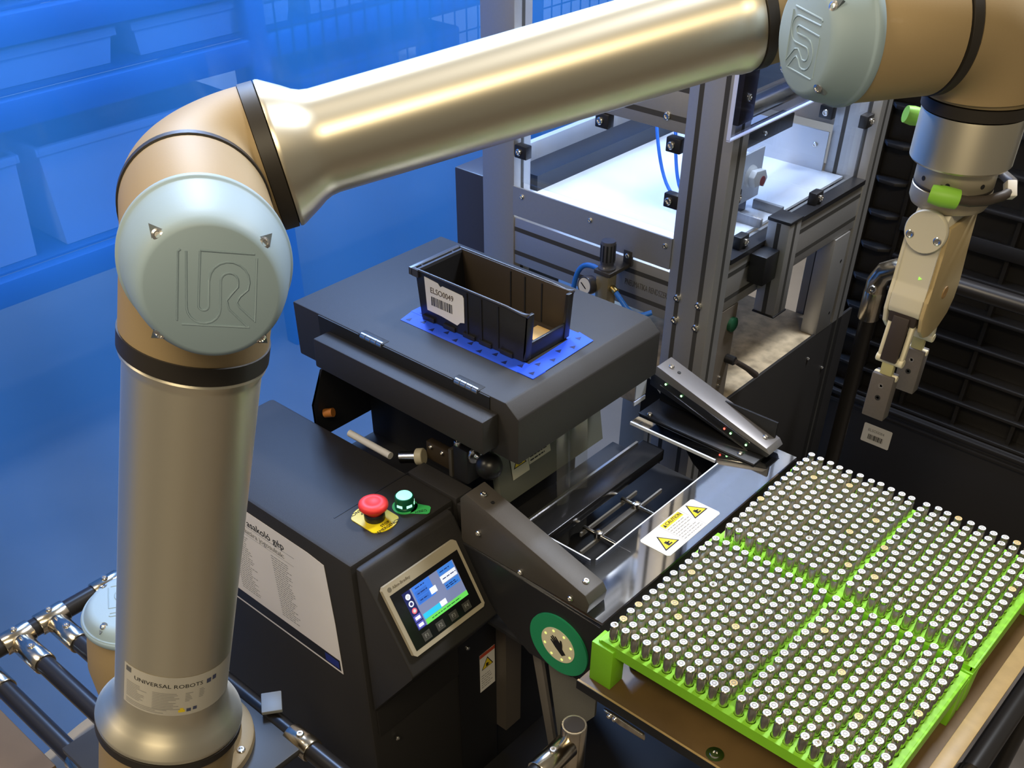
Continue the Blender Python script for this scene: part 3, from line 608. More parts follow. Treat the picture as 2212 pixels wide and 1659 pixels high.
# lit green push button
BX, BY = -0.8380, 0.7310
bf = Face((BX, BY, 0.8452), (0, -1, 0), (1, 0, 0))
g = G(); pts = [(0.0165 * math.cos(a), 0.0165 * math.sin(a)) for a in [PI * 0.25 + 2 * PI * i / 40 * 0.75 for i in range(41)]] + [(0.004, 0.0), (0.0, 0.0)][:0]
pts = [(0.0175 * math.cos(2 * PI * i / 40), 0.0175 * math.sin(2 * PI * i / 40)) for i in range(40)]
bf.poly(g, pts, 0, 0.001); gl_ = mat('legend_green', (0.055, 0.50, 0.12), 0.4); bp = g.done('start_legend_plate', gl_, mach, 30)
g = G(); bf.poly(g, [(-0.0140, 0.006), (0.0060, 0.0165), (-0.0085, 0.0345), (-0.0125, 0.0350), (-0.0215, 0.0285), (-0.0225, 0.0245)], 0, 0.0010); g.done('legend_tab', gl_, bp, 0)
text('ÜZEM', 0.0062, bf.p(-0.0065, 0.0240, 0.0010), V((-0.55, -0.83, 0)), V((0.83, -0.55, 0)), M_INK, bp, 'legend_lettering', align='CENTER')
g = G(); g.lathe((BX, BY, 0.8462), ZU, [(0, 0), (0.0140, 0), (0.0140, 0.003), (0.0132, 0.0038), (0.0132, 0.0165), (0.0126, 0.0180), (0.0112, 0.0186)], 40); bt = g.done('start_button', mat('dark_green_lens', (0.004, 0.10, 0.05), 0.3), mach)
g = G(); g.lathe((BX, BY, 0.8462), ZU, [(0.0112, 0.0182), (0.0100, 0.0198), (0.006, 0.0204), (0, 0.0205)], 36); g.done('lit_lens', emis('lit_green_lens', (0.30, 1.0, 0.72), 1.7), bt)
for a in (-1.30, -0.25, 0.8, 2.2):
    q = V((math.cos(a), math.sin(a), 0)); g = G(); g.obox(V((BX, BY, 0.8535)) + q * 0.01315, q, ZU.cross(q), ZU, 0.0004, 0.0042, 0.0021, 0.0003); g.done('lit_window', emis('lit_window_green', (0.45, 1.0, 0.75), 1.4), bt)
# knob block on the deck
g = G(); g.box(-0.834, -0.806, 0.8225, 0.850, 0.846, 0.902, 0.003); kb = g.done('clamp_block', M_BLACK_S, mach)
for (x, y) in ((-0.829, 0.829), (-0.812, 0.846)): 
    g = G(); g.lathe((x, y, 0.9018), ZU, [(0, 0), (0.0056, 0), (0.0056, 0.005), (0.0050, 0.006), (0.0034, 0.006), (0.0030, 0.0025), (0, 0.0025)], 18); g.done('socket_screw', M_STEEL, kb)
g = G(); g.box(-0.842, -0.836, 0.822, 0.836, 0.846, 0.892, 0.0008); g.done('block_plate', mat('dark_steel_plate', (0.13, 0.115, 0.095), 0.4, 0.6), kb)
ka = V((0.97, -0.16, -0.10)).normalized(); kp = V((-0.8065, 0.838, 0.892))
g = G(); g.lathe(kp, ka, [(0, 0), (0.0125, 0), (0.0135, 0.001), (0.0135, 0.0045), (0.0125, 0.0055), (0.0060, 0.0060), (0.0046, 0.0085), (0.0042, 0.0125), (0.0055, 0.0150), (0, 0.0150)], 32); g.done('knob_collar', M_STEEL, mach)
g = G(); g.sphere(kp + ka * 0.0330, 0.0190); g.done('ball_knob', mat('black_ball', (0.010, 0.010, 0.011), 0.33), mach, 60)
# screen housing on the door
g = G(); g.prism([(-0.7975, 0.603, 0.8400), (-0.7880, 0.603, 0.8400), (-0.7834, 0.603, 0.8330), (-0.7034, 0.603, 0.7020), (-0.7070, 0.603, 0.6960), (-0.7975, 0.603, 0.560)], (0, 0.168, 0), 0.0025); g.done('screen_housing', M_BLACK, mach)
sf = Face((-0.7145, 0.6145, 0.7235), (0, 1, 0), (-0.521, 0, 0.853))
SW, SHH = 0.137, 0.1060
g = G(); rr = 0.004
sf.poly(g, [(0, rr), (rr, 0), (SW - rr, 0), (SW, rr), (SW, SHH - rr), (SW - rr, SHH), (rr, SHH), (0, SHH - rr)], 0, 0.0060); tp = g.done('screen_bezel', mat('tan_bezel', (0.38, 0.335, 0.245), 0.42), mach, 30)
g = G(); sf.quad(g, 0.0065, SW - 0.0050, 0.0070, SHH - 0.0150, 0.0060, 0.0003); g.done('screen_glass', mat('black_screen_glass', (0.008, 0.008, 0.009), 0.2), tp, 0)
X0, X1, Y0, Y1 = 0.0230, 0.1180, 0.0285, 0.0835
def px_(u): return X0 + (X1 - X0) * u
def py_(v): return Y0 + (Y1 - Y0) * v
def tile(n_, col, s_, u0, u1, v0, v1, hh=0.0004):
    g = G(); sf.quad(g, px_(u0), px_(u1), py_(v0), py_(v1), 0.0063 + hh, 0.0001); return g.done(n_, emis('screen_' + n_, col, s_), tp, 0)
tile('screen_page', (0.20, 0.24, 0.42), 0.85, 0.15, 1, 0, 1, 0.0)
tile('side_menu', (0.015, 0.02, 0.11), 0.8, 0, 0.15, 0, 1, 0.0)
tile('blue_block', (0.05, 0.20, 0.75), 0.9, 0.18, 0.52, 0.52, 1.0, 0.0002); tile('blue_button', (0.04, 0.16, 0.62), 0.9, 0.20, 0.42, 0.70, 0.86); tile('blue_button', (0.04, 0.16, 0.62), 0.9, 0.20, 0.42, 0.54, 0.68)
tile('white_field', (0.85, 0.9, 1.0), 0.9, 0.44, 0.56, 0.56, 0.72); tile('blue_key', (0.05, 0.22, 0.72), 0.9, 0.68, 0.98, 0.82, 1.0); tile('white_field', (0.85, 0.9, 1.0), 0.9, 0.68, 0.98, 0.62, 0.81); tile('blue_key', (0.05, 0.22, 0.72), 0.9, 0.70, 0.98, 0.42, 0.60)
tile('cyan_bar', (0.03, 0.55, 0.85), 0.9, 0.17, 0.50, 0.14, 0.28); tile('white_field', (0.85, 0.9, 1.0), 0.9, 0.50, 0.62, 0.15, 0.29); tile('green_bar', (0.16, 0.78, 0.12), 0.8, 0.17, 1.0, 0.0, 0.13)
for k, c_ in enumerate(((0.1, 0.1, 0.8), (0.10, 0.75, 0.15), (0.85, 0.15, 0.2), (0.85, 0.9, 1.0), (0.85, 0.9, 1.0))):
    if k < 2: tile('menu_tab', c_ if k else (0.12, 0.12, 0.55), 0.7, 0.01, 0.14, 0.02 + k * 0.19, 0.18 + k * 0.19); tile('menu_icon', (0.9, 0.9, 0.95), 0.9, 0.03, 0.12, 0.06 + k * 0.19, 0.14 + k * 0.19, 0.0006)
    else:
        g = G(); sf.disc(g, px_(0.075), py_(0.10 + k * 0.19), 0.0042, 0.0066, 0.0001, 16); g.done('menu_icon', emis('icon_ring%d' % k, c_, 0.8), tp, 0)
        g = G(); sf.disc(g, px_(0.075), py_(0.10 + k * 0.19), 0.0024, 0.0068, 0.0001, 12); g.done('menu_icon_core', emis('icon_core%d' % (k % 2), (0.05, 0.05, 0.2) if k != 2 else (0.9, 0.9, 0.9), 0.6), tp, 0)
print_lines(sf, px_(0.28), px_(0.9), [py_(0.065)], 0.0012, 0.0069, tp, 4, emis('bar_text', (0.03, 0.2, 0.05), 0.4))
print_lines(sf, px_(0.71), px_(0.97), [py_(0.91), py_(0.72), py_(0.53), py_(0.48)], 0.0013, 0.0069, tp, 6, emis('key_text', (0.02, 0.05, 0.25), 0.4))
print_lines(sf, px_(0.23), px_(0.42), [py_(0.93), py_(0.78), py_(0.61)], 0.0013, 0.0069, tp, 8, emis('key_text', (0.02, 0.05, 0.25), 0.4))
for k in range(4):
    u = 0.024 + k * 0.0255; g = G(); sf.quad(g, u, u + 0.014, 0.0105, 0.0225, 0.0063, 0.0006); kk = g.done('function_key', mat('grey_key', (0.055, 0.055, 0.05), 0.45), tp, 0)
    text('F%d' % (k + 1), 0.0075, sf.p(u + 0.007, 0.0165, 0.0069), sf.x, sf.y, mat('key_grey_ink', (0.24, 0.24, 0.22), 0.5), kk, 'key_lettering', align='CENTER')
text('Allen-Bradley', 0.0058, sf.p(0.0155, SHH - 0.0078, 0.0060), sf.x, sf.y, mat('bezel_ink', (0.16, 0.14, 0.10), 0.5), tp, 'maker_lettering')
g = G(); sf.disc(g, 0.0105, SHH - 0.0078, 0.0034, 0.0060, 0.0002, 20); g.done('maker_emblem', mat('bezel_ink', (0.16, 0.14, 0.10)), tp, 0)
# small label and screws on the lower front
wf = Face((-0.7960, 0.8240, 0.4180), (0, 1, 0), (0, 0, 1))
g = G(); g.box(-0.800, -0.7965, 0.779, 0.866, 0.09, 0.76); g.done('lower_front_panel', M_BLACK_S, mach)
g = G(); wf.quad(g, 0.002, 0.038, 0.0, 0.088); w2 = g.done('warning_sticker', M_WHITE, mach, 0)
g = G(); wf.quad(g, 0.002, 0.038, 0.080, 0.088, 0.0004, 0.0002); g.done('orange_header', M_REDP, w2, 0)
warning_triangle(wf, 0.020, 0.058, 0.026, 0.0004, w2); print_lines(wf, 0.005, 0.036, [0.036 - 0.0055 * i for i in range(6)], 0.0018, 0.0004, w2, 2)
for (y, z) in ((0.613, 0.64), (0.800, 0.545), (0.640, 0.47)): bolt(mach, (-0.7965, y, z), (1, 0, 0), 0.0042, 'panel_screw')
g = G(); g.box(-0.80, -0.775, 0.867, 0.905, 0.30, 0.745); g.done('side_column', mat('brown_grey_column', (0.085, 0.072, 0.06), 0.5), mach)
g = G(); g.prism([(-0.640, 0.80, 0.667), (-0.545, 0.80, 0.667), (-0.545, 0.80, 0.575), (-0.607, 0.80, 0.470)], (0, 0.004, 0)); g.done('perforated_guard', mat('grey_mesh_panel', (0.13, 0.128, 0.115), 0.6, noise=0.35, nscale=900), mach)
g = G(); g.prism([(-0.672, 0.80, 0.667), (-0.655, 0.80, 0.667), (-0.612, 0.80, 0.44), (-0.622, 0.80, 0.42)], (0, 0.006, 0)); g.done('guard_strip', mat('dull_strip', (0.22, 0.20, 0.18), 0.5, 0.4), mach)
# ------------------------------------------------------------------ loose things on and around the machine
# instruction sheet in a laminating pouch
pf = Face((-1.1475, 0.5965, 0.6105), (1, 0, 0), (0, 0, 1))
sheet = thing('instruction_sheet', 'white printed sheet with a title and list on the side of the black control box', 'paper', (-1.0, 0.596, 0.61))
g = G(); pf.poly(g, [(0, 0), (0.2985, 0), (0.2975, 0.1), (0.2925, 0.206), (0.26, 0.210), (0, 0.212)], 0, 0.0006); g.done('sheet_paper', M_PAPER, sheet, 0)
g = G(); pf.quad(g, 0.0, 0.2950, 0.004, 0.026, 0.0006, 0.0002); g.done('dark_footer', mat('footer_black', (0.012, 0.011, 0.012), 0.4), sheet, 0)
g = G(); pf.quad(g, 0.262, 0.292, 0.007, 0.022, 0.0008, 0.0002); g.done('footer_emblem', mat('footer_blue', (0.015, 0.03, 0.22), 0.4), sheet, 0)
text('Tasakoló gép', 0.0175, pf.p(0.1130, 0.1885, 0.0006), pf.x, pf.y, M_INK, sheet, 'title_lettering'); text('használatára jogosultak:', 0.0130, pf.p(0.0800, 0.1705, 0.0006), pf.x, pf.y, M_GREYINK, sheet, 'title_lettering')
g = G(); pf.quad(g, 0.113, 0.226, 0.1795, 0.1803, 0.0006, 0.0002); pf.quad(g, 0.080, 0.222, 0.1625, 0.1631, 0.0006, 0.0002); g.done('title_underline', M_GREYINK, sheet, 0)
print_lines(pf, 0.170, 0.215, [0.155 - 0.0046 * i for i in range(26)], 0.0016, 0.0006, sheet, 11)
print_lines(pf, 0.075, 0.125, [0.155 - 0.0046 * i for i in range(26)], 0.0016, 0.0006, sheet, 12)
# blue tape
M_TAPE = mat('blue_esd_tape', (0.030, 0.095, 0.72), 0.35)
def tape(corners, label, n):
    g = G(); g.prism([V(c) for c in corners], (0, 0, 0.0005)); o = g.done('blue_tape', M_TAPE, None, 0); tag(o, label, 'tape', 'blue tape strips round the black bin')
    a, b, c_, d_ = [V(c) for c in corners]; g = G()
    for i in range(n):
        t = (i + 0.5) / n; q = (a.lerp(b, t)).lerp(d_.lerp(c_, t), 0.35 + 0.3 * (i % 2)) + V((0, 0, 0.0005)); s_ = 0.0042
        g.prism([q + V((-s_, -s_, 0)), q + V((s_, -s_, 0)), q + V((0, s_, 0))], (0, 0, 0.0002))
        g2 = 0.0018
    adopt(g.done('tape_marks', mat('tape_print', (0.008, 0.015, 0.10), 0.5), None, 0), o)
zt = 1.0202
tape([(-0.978, 0.874, zt), (-0.735, 0.8755, zt), (-0.735, 0.901, zt), (-0.984, 0.901, zt)], 'long blue tape strip along the labelled side of the black bin', 11)
tape([(-0.735, 0.8755, zt + 0.0006), (-0.739, 1.006, zt + 0.0006), (-0.768, 1.012, zt + 0.0006), (-0.762, 0.8755, zt + 0.0006)], 'blue tape strip across the open front end of the black bin', 6)
tape([(-0.985, 0.9015, zt), (-0.950, 0.9015, zt), (-0.950, 0.930, zt), (-0.985, 0.920, zt)], 'short blue tape piece at the closed back end of the black bin', 1)
tape([(-0.90, 0.986, zt), (-0.768, 0.986, zt), (-0.768, 1.010, zt), (-0.90, 1.010, zt)], 'blue tape strip behind the black bin towards the aluminium frame', 5)
# black storage bin with the barcode label
bz = 1.0207
binr = thing('storage_bin', 'black open-fronted plastic storage bin with a torn barcode label on top of the machine cover', 'storage bin', (-0.865, 0.94, bz))
M_BIN = mat('black_bin_plastic', (0.016, 0.0155, 0.016), 0.36, bump=0.05, bscale=500)
M_BINI = mat('brown_black_bin_inside', (0.045, 0.033, 0.022), 0.55)
g = G(); g.box(-0.958, -0.775, 0.9015, 0.9865, bz + 0.004, bz + 0.0075); g.done('bin_floor', M_BINI, binr)
def wallm(nm, y, t, m_):
    g = G(); g.prism([(-0.960, y, bz + 0.0005), (-0.772, y, bz + 0.0005), (-0.768, y, bz + 0.018), (-0.764, y, bz + 0.070), (-0.968, y, bz + 0.070)], (0, t, 0), 0.0008); return g.done(nm, m_, binr)
w1 = wallm('bin_side', 0.8985, 0.003, M_BIN); w2_ = wallm('bin_side', 0.9865, 0.003, M_BINI)
for x in (-0.871, -0.845, -0.815):
    g = G(); g.box(x - 0.0012, x + 0.0012, 0.8970, 0.8990, bz + 0.006, bz + 0.066); g.done('side_rib', M_BIN, w1)
    g = G(); g.box(x - 0.0010, x + 0.0010, 0.9855, 0.9870, bz + 0.010, bz + 0.066); g.done('side_rib', M_INK, w2_)
for k, x in enumerate((-0.945, -0.905, -0.868, -0.838, -0.80)):
    g = G(); g.box(x - 0.011, x + 0.011, 0.8960, 0.8990, bz + 0.0005, bz + 0.0070, 0.0006); g.done('foot_rib', M_BIN, w1)
g = G(); g.prism([(-0.960, 0.9015, bz + 0.0005), (-0.957, 0.9015, bz + 0.0005), (-0.963, 0.9015, bz + 0.070), (-0.967, 0.9015, bz + 0.070)], (0, 0.085, 0)); g.done('bin_back', M_BIN, binr)
g = G(); g.box(-0.978, -0.970, 0.8955, 0.9920, bz + 0.060, bz + 0.071, 0.001); g.box(-0.966, -0.9625, 0.9015, 0.9865, bz + 0.066, bz + 0.0705); g.box(-0.972, -0.960, 0.8955, 0.8985, bz + 0.060, bz + 0.071); g.box(-0.972, -0.960, 0.989, 0.992, bz + 0.060, bz + 0.071); g.box(-0.970, -0.963, 0.912, 0.914, bz + 0.066, bz + 0.070); g.box(-0.970, -0.963, 0.972, 0.974, bz + 0.066, bz + 0.070); g.done('back_rim', mat('worn_black_rim', (0.055, 0.055, 0.06), 0.3), binr)
for y in (0.8985, 0.9895):
    g = G(); g.sweep([(-0.968, y, bz + 0.0700), (-0.80, y, bz + 0.0700), (-0.775, y, bz + 0.0680), (-0.765, y, bz + 0.0690), (-0.762, y, bz + 0.0720)], 0.0019, 10, radii=[0.0018, 0.0018, 0.0020, 0.0030, 0.0012]); g.done('rolled_rim', MATS['worn_black_rim'], binr)
g = G(); g.prism([(-0.774, 0.9015, bz + 0.0005), (-0.770, 0.9015, bz + 0.0005), (-0.767, 0.9015, bz + 0.026), (-0.771, 0.9015, bz + 0.026)], (0, 0.085, 0), 0.0008); g.done('low_front', M_BIN, binr)
for (y0, y1) in ((0.8985, 0.9100), (0.9785, 0.9895)):
    g = G(); g.prism([(-0.773, y0, bz + 0.003), (-0.768, y0, bz + 0.003), (-0.763, y0, bz + 0.069), (-0.768, y0, bz + 0.069)], (0, y1 - y0, 0), 0.0008); g.done('front_post', M_BIN, binr)
g = G(); g.box(-0.812, -0.782, 0.940, 0.975, bz + 0.0075, bz + 0.010); g.done('cardboard_liner', mat('cardboard_scrap', (0.55, 0.33, 0.10), 0.7), binr)
bl = Face((-0.9500, 0.8983, bz + 0.0125), (1, 0, 0), (0, 0, 1))
g = G(); bl.poly(g, [(0.003, 0.004), (0.030, 0.0035), (0.060, 0.0), (0.066, 0.006), (0.0735, 0.008), (0.0735, 0.044), (0.071, 0.047), (0.034, 0.0485), (0.030, 0.046), (0.026, 0.050), (0.0, 0.052)], 0, 0.0006); lb = g.done('barcode_label', M_WHITE, binr, 0)
text('ELSO0049', 0.0115, bl.p(0.0105, 0.0360, 0.0006), bl.x, bl.y, mat('brown_ink', (0.12, 0.09, 0.07), 0.6), lb, 'label_lettering', squeeze=0.9)
barcode(bl, 0.012, 0.052, 0.014, 0.027, 0.0006, lb, 41)
# clear bag film hanging in the guard opening
g = G()
pts = [[(-0.742 + 0.006 * math.sin(i * 0.9) + 0.012 * (1 - j / 8), 0.935 + 0.065 * i / 8, 0.700 + 0.225 * j / 8) for i in range(9)] for j in range(9)]
bm = g.bm; vsx = [[bm.verts.new(V(p)) for p in row] for row in pts]
for j in range(8):
    for i in range(8): bm.faces.new((vsx[j][i], vsx[j][i + 1], vsx[j + 1][i + 1], vsx[j + 1][i]))
tag(g.done('plastic_bag', glass('clear_film', (0.86, 0.88, 0.86), 0.85, gloss=0.10, rough=0.2, diffuse=(0.5, 0.5, 0.48)), None, 60), 'clear plastic bag hanging from the machine cover beside the warning label', 'bag')
# ------------------------------------------------------------------ green trays and battery cells
P_ = 0.0156; GX0, GY0 = -0.4823, 0.7352; GAPK = 0.305 * P_; TZ = 0.823
def kx(k): return GX0 + k * P_ + (GAPK if k > 10 else 0)
YB = [GY0, GY0 + (14 + 2.2557) * P_]
TX0, TX1 = GX0 - 0.0105, kx(21) + 0.0125
def make_tray(idx, label):
    y0, y1 = YB[idx] - 0.0105, YB[idx] + 14 * P_ + 0.0105
    t = thing('battery_tray', label, 'tray', ((TX0 + TX1) / 2, (y0 + y1) / 2, 0.752), 'green battery trays')
    # perforated deck: every hole is cut in the mesh, deep enough for the cell
    bm = bmesh.new(); N = 12; R_ = 0.0060; zt, zb = TZ, TZ - 0.0150
    xs = [TX0] + [(kx(k) + kx(k + 1)) / 2 for k in range(21)] + [TX1]; ys = [y0] + [YB[idx] + (r + 0.5) * P_ for r in range(14)] + [y1]
    for k in range(22):
        for r in range(15):
            cx, cy = kx(k), YB[idx] + r * P_; a0, a1, b0, b1 = xs[k], xs[k + 1], ys[r], ys[r + 1]
            sq = []; ci = []; cb = []
            for i in range(N):
                a = PI / 4 + 2 * PI * i / N; c, s = math.cos(a), math.sin(a); mxx = max(abs(c), abs(s)); u, v = c / mxx, s / mxx
                sq.append(bm.verts.new((cx + u * ((a1 - cx) if u > 0 else (cx - a0)), cy + v * ((b1 - cy) if v > 0 else (cy - b0)), zt)))
                ci.append(bm.verts.new((cx + R_ * c, cy + R_ * s, zt))); cb.append(bm.verts.new((cx + R_ * c, cy + R_ * s, zb + 0.001)))
            for i in range(N):
                j = (i + 1) % N; bm.faces.new((sq[i], sq[j], ci[j], ci[i])); bm.faces.new((ci[i], ci[j], cb[j], cb[i]))
    g = G(); g.bm.free(); g.bm = bm; deck = g.done('perforated_deck', M_GREEN, t, 30)
    g = G(); g.box(TX0, TX1, y0, y0 + 0.002, zb, zt - 0.0001); g.box(TX0, TX1, y1 - 0.002, y1, zb, zt - 0.0001); g.box(TX0, TX0 + 0.002, y0, y1, zb, zt - 0.0001); g.box(TX1 - 0.002, TX1, y0, y1, zb, zt - 0.0001); g.box(TX0, TX1, y0, y1, zb - 0.001, zb); g.done('tray_skirt', M_GREEN, t, 30)
    for (x0, x1) in ((TX0 - 0.011, TX0 + 0.0215), (TX1 - 0.024, TX1 + 0.004)):
        for (a, b) in ((y0 - 0.0045, y0 + 0.022), (y1 - 0.022, y1 + 0.0015)):
            g = G(); g.box(x0, x1, a, b, 0.752, TZ - 0.006, 0.001); g.done('tray_leg', M_GREEN, t)
    for x0 in (TX0 - 0.004,):
        g = G(); g.box(x0, x0 + 0.0045, y0, y1, zb - 0.006, TZ - 0.002, 0.0008); g.done('end_rail', M_GREEN, t)
    g = G(); g.box(TX1 - 0.0005, TX1 + 0.003, y0, y1, zb - 0.010, TZ + 0.0005, 0.0008); g.done('end_rail', M_GREEN, t)
    return t
make_tray(0, 'bright green perforated tray full of battery cells, the nearer of the two')
make_tray(1, 'bright green perforated tray full of battery cells, the farther of the two')
M_CAN = mat('nickel_can', (0.58, 0.545, 0.46), 0.18, 1.0)
M_CAP = mat('pale_cell_end', (0.60, 0.585, 0.55), 0.6, 0.0)
M_CAPR = mat('cell_end_groove', (0.33, 0.31, 0.28), 0.5, 0.3)
M_CAPY = mat('yellowed_cell_end', (0.60, 0.43, 0.17), 0.5, 0.1)
def cell_mesh(nm, cap, tab=False):
    g = G(); Rb = 0.00525; H = 0.0395
    g.lathe((0, 0, 0), ZU, [(0, 0.0), (Rb - 0.0006, 0.0), (Rb, 0.0006), (Rb, H - 0.0050), (Rb - 0.0005, H - 0.0044), (Rb - 0.0005, H - 0.0036), (Rb, H - 0.0030)], 16)
    g.lathe((0, 0, 0), ZU, [(Rb, H - 0.0030), (Rb, H - 0.0006), (Rb - 0.0006, H - 0.0001)], 16)
    g.mi = 1
    g.lathe((0, 0, 0), ZU, [(Rb - 0.0005, H - 0.0001), (0.0027, H)], 16)
    g.mi = 2; g.lathe((0, 0, 0), ZU, [(0.0027, H), (0.0025, H - 0.0004), (0.0020, H - 0.0004), (0.0018, H)], 16)
    g.mi = 1; g.lathe((0, 0, 0), ZU, [(0.0018, H), (0, H + 0.0001)], 16)
    if tab: 
        g.mi = 0; g.obox((0.0008, 0.0012, H + 0.0012), (1, 0, 0), (0, 1, 0), (0, 0, 1), 0.0012, 0.0003, 0.0013)
    bm = g.bm; bmesh.ops.recalc_face_normals(bm, faces=bm.faces[:]); me = bpy.data.meshes.new(nm); bm.to_mesh(me); bm.free(); me.materials.append(M_CAN); me.materials.append(cap); me.materials.append(M_CAPR)
    for p in me.polygons: p.use_smooth = True
    me.set_sharp_from_angle(angle=math.radians(40)); return me
CELLS = [cell_mesh('battery_cell', M_CAP), cell_mesh('battery_cell_tab', M_CAP, True), cell_mesh('battery_cell_yellowed', M_CAPY)]
spots = []
for idx in (0, 1):
    for r in range(15):
        for k in range(22):
            p = V((kx(k) + random.uniform(-0.0005, 0.0005), YB[idx] + r * P_ + random.uniform(-0.0005, 0.0005), 0.848 - 0.0395 + random.uniform(-0.0004, 0.0006)))
            v = random.random(); kind = 2 if v < 0.035 else (1 if v < 0.13 else 0)
            q = p + V((0, 0, 0.0395)) - V((0, 0, CZ)); dz = q.dot(CF); px = CX + F_PX * q.dot(CR) / dz; py = CY - F_PX * q.dot(CU) / dz
            inview = -8 < px < 2222 and py < 1672
            spots.append((0 if inview else 1, dz, p, kind, random.uniform(-0.03, 0.03), random.uniform(-0.03, 0.03), random.uniform(0, 6.28)))
order = sorted(range(len(spots)), key=lambda i: (spots[i][0], spots[i][1]))
LBL = ['silver battery cell with a plain flat end standing in the nearer tray', 'silver battery cell with a torn metal tab on its end in the nearer tray', 'silver battery cell with a yellowed end standing in the nearer tray']
rest = G()
for n_, i in enumerate(order):
    _, _, p, kind, rx, ry, rz = spots[i]
    mt = Matrix.Translation(p) @ Matrix.Rotation(rx, 4, 'X') @ Matrix.Rotation(ry, 4, 'Y') @ Matrix.Rotation(rz, 4, 'Z')
    if n_ < 300:
        o = bpy.data.objects.new('battery_cell', CELLS[kind]); COL.objects.link(o); o.matrix_world = mt
        tag(o, LBL[kind], 'battery', 'battery cells in the nearer tray')
    else:
        tmp = bmesh.new(); tmp.from_mesh(CELLS[kind]); bmesh.ops.transform(tmp, matrix=mt, verts=tmp.verts[:])
        vm = [rest.bm.verts.new(v.co) for v in tmp.verts]
        for f in tmp.faces:
            nf = rest.bm.faces.new([vm[v.index] for v in f.verts]); nf.material_index = 3 if (kind == 2 and f.material_index == 1) else f.material_index
        tmp.free()
ro = rest.done('battery_cells', [M_CAN, M_CAP, M_CAPR, M_CAPY], None, 40)
tag(ro, 'remaining bare battery cells filling the farther green tray and the back of the nearer one', 'batteries', kind='stuff')

# ------------------------------------------------------------------ plywood bench on a pipe cart
table = thing('work_table', 'worn brown plywood board under the green battery trays', 'table', (-0.31, 0.98, 0.734))
g = G(); g.box(-0.512, -0.102, 0.707, 1.262, 0.738, 0.7515, 0.001); g.done('plywood_board', M_WOOD, table)
g = G(); g.box(-0.512, -0.102, 0.7055, 0.707, 0.7385, 0.7525); g.done('dark_front_edge', M_BLACK_M, table)
g = G(); g.box(-0.512, -0.102, 0.7065, 0.7095, 0.7512, 0.7526); g.done('pale_front_lip', M_WOODE, table)
g = G(); g.box(-0.1215, -0.1005, 0.707, 1.262, 0.7512, 0.7545, 0.0008); g.done('lit_chamfer_strip', M_WOODE, table)  # the board's lit chamfer, painted as a pale strip
g = G(); g.lathe((-0.318, 0.722, 0.7515), ZU, [(0.011, 0), (0.0108, 0.0012), (0.0065, 0.0018), (0.0062, 0.0036), (0.003, 0.0042), (0.002, 0.002), (0, 0.002)], 24); g.done('board_screw', M_STEEL, table)
# mechanism glimpsed under the tray: small blue-grey roller and plate
sensor = thing('steel_bracket', 'small steel bracket with a dark round head under the near corner of the green tray', 'bracket', (-0.455, 0.80, 0.752))
g = G(); g.box(-0.475, -0.425, 0.775, 0.835, 0.7516, 0.754); g.done('bracket_plate', M_SHEET, sensor)
g = G(); g.lathe((-0.470, 0.775, 0.754), ZU, [(0, 0), (0.010, 0), (0.011, 0.004), (0.010, 0.012), (0.006, 0.016), (0, 0.017)], 24); g.done('round_head', mat('dark_blue_metal', (0.06, 0.07, 0.12), 0.25, 0.8), sensor)

cart = thing('pipe_cart', 'black coated pipe cart with chrome joints carrying the plywood board', 'cart', (-0.3, 0.95, 0.0))
RP = 0.0140
def pipe(par, a, b, nm='pipe'):
    g = G(); g.cyl(a, b, RP, seg=28); return g.done(nm, M_PIPE, par)
def sleeve(par, c, d, L=0.05, r=0.0172, nm='chrome_joint', screws=True):
    c = V(c); d = V(d).normalized(); g = G()
    g.lathe(c - d * L / 2, d, [(RP + 0.0002, 0), (r - 0.001, 0.0), (r, 0.0012), (r, L - 0.0012), (r - 0.001, L), (RP + 0.0002, L)], 28); o = g.done(nm, M_CHROME, par)
    if screws:
        s = ZU if abs(d.z) < 0.7 else V((0.6, -0.8, 0)); bolt(o, c + s * (r - 0.001), s, 0.0055, 'joint_screw', 0.004)
    return o
XP = -0.0865; ZP = 0.716
pipe(cart, (XP, 0.60, ZP), (XP, 1.30, ZP)); sleeve(cart, (XP, 0.885, ZP), (0, 1, 0), 0.085, screws=False)
pipe(cart, (-0.47, 0.78, ZP), (XP - 0.02, 0.78, ZP)); pipe(cart, (-0.500, 1.28, ZP), (XP - 0.02, 1.28, ZP)); 
VP = V((-0.505, 0.697, 0))
pipe(cart, (VP.x, VP.y, 0.0), (VP.x, VP.y, 0.680)); 
g = G(); g.lathe((VP.x, VP.y, 0.600), ZU, [(RP + 0.0002, 0), (0.0172, 0.0), (0.0172, 0.079), (0.0162, 0.0805), (RP, 0.0805)], 28); vj = g.done('chrome_joint', M_CHROME, cart)
g = G(); g.lathe((VP.x, VP.y, 0.678), ZU, [(0, 0), (0.0145, 0), (0.0145, 0.002), (0.0135, 0.0032), (0, 0.0034)], 28); g.done('pipe_end_cap', mat('brown_cap', (0.055, 0.045, 0.038), 0.6), vj)
pipe(cart, (VP.x, VP.y, 0.650), (VP.x, 0.30, 0.650)); sleeve(cart, (VP.x, VP.y - 0.042, 0.650), (0, 1, 0), 0.060)
for (x, y) in ((XP, 0.66), (XP, 1.28), (-0.500, 1.28)): pipe(cart, (x, y, 0.0), (x, y, ZP)); sleeve(cart, (x, y, ZP - 0.03), ZU, 0.06)
pipe(cart, (-0.48, 0.78, ZP), (-0.48, 1.28, ZP))
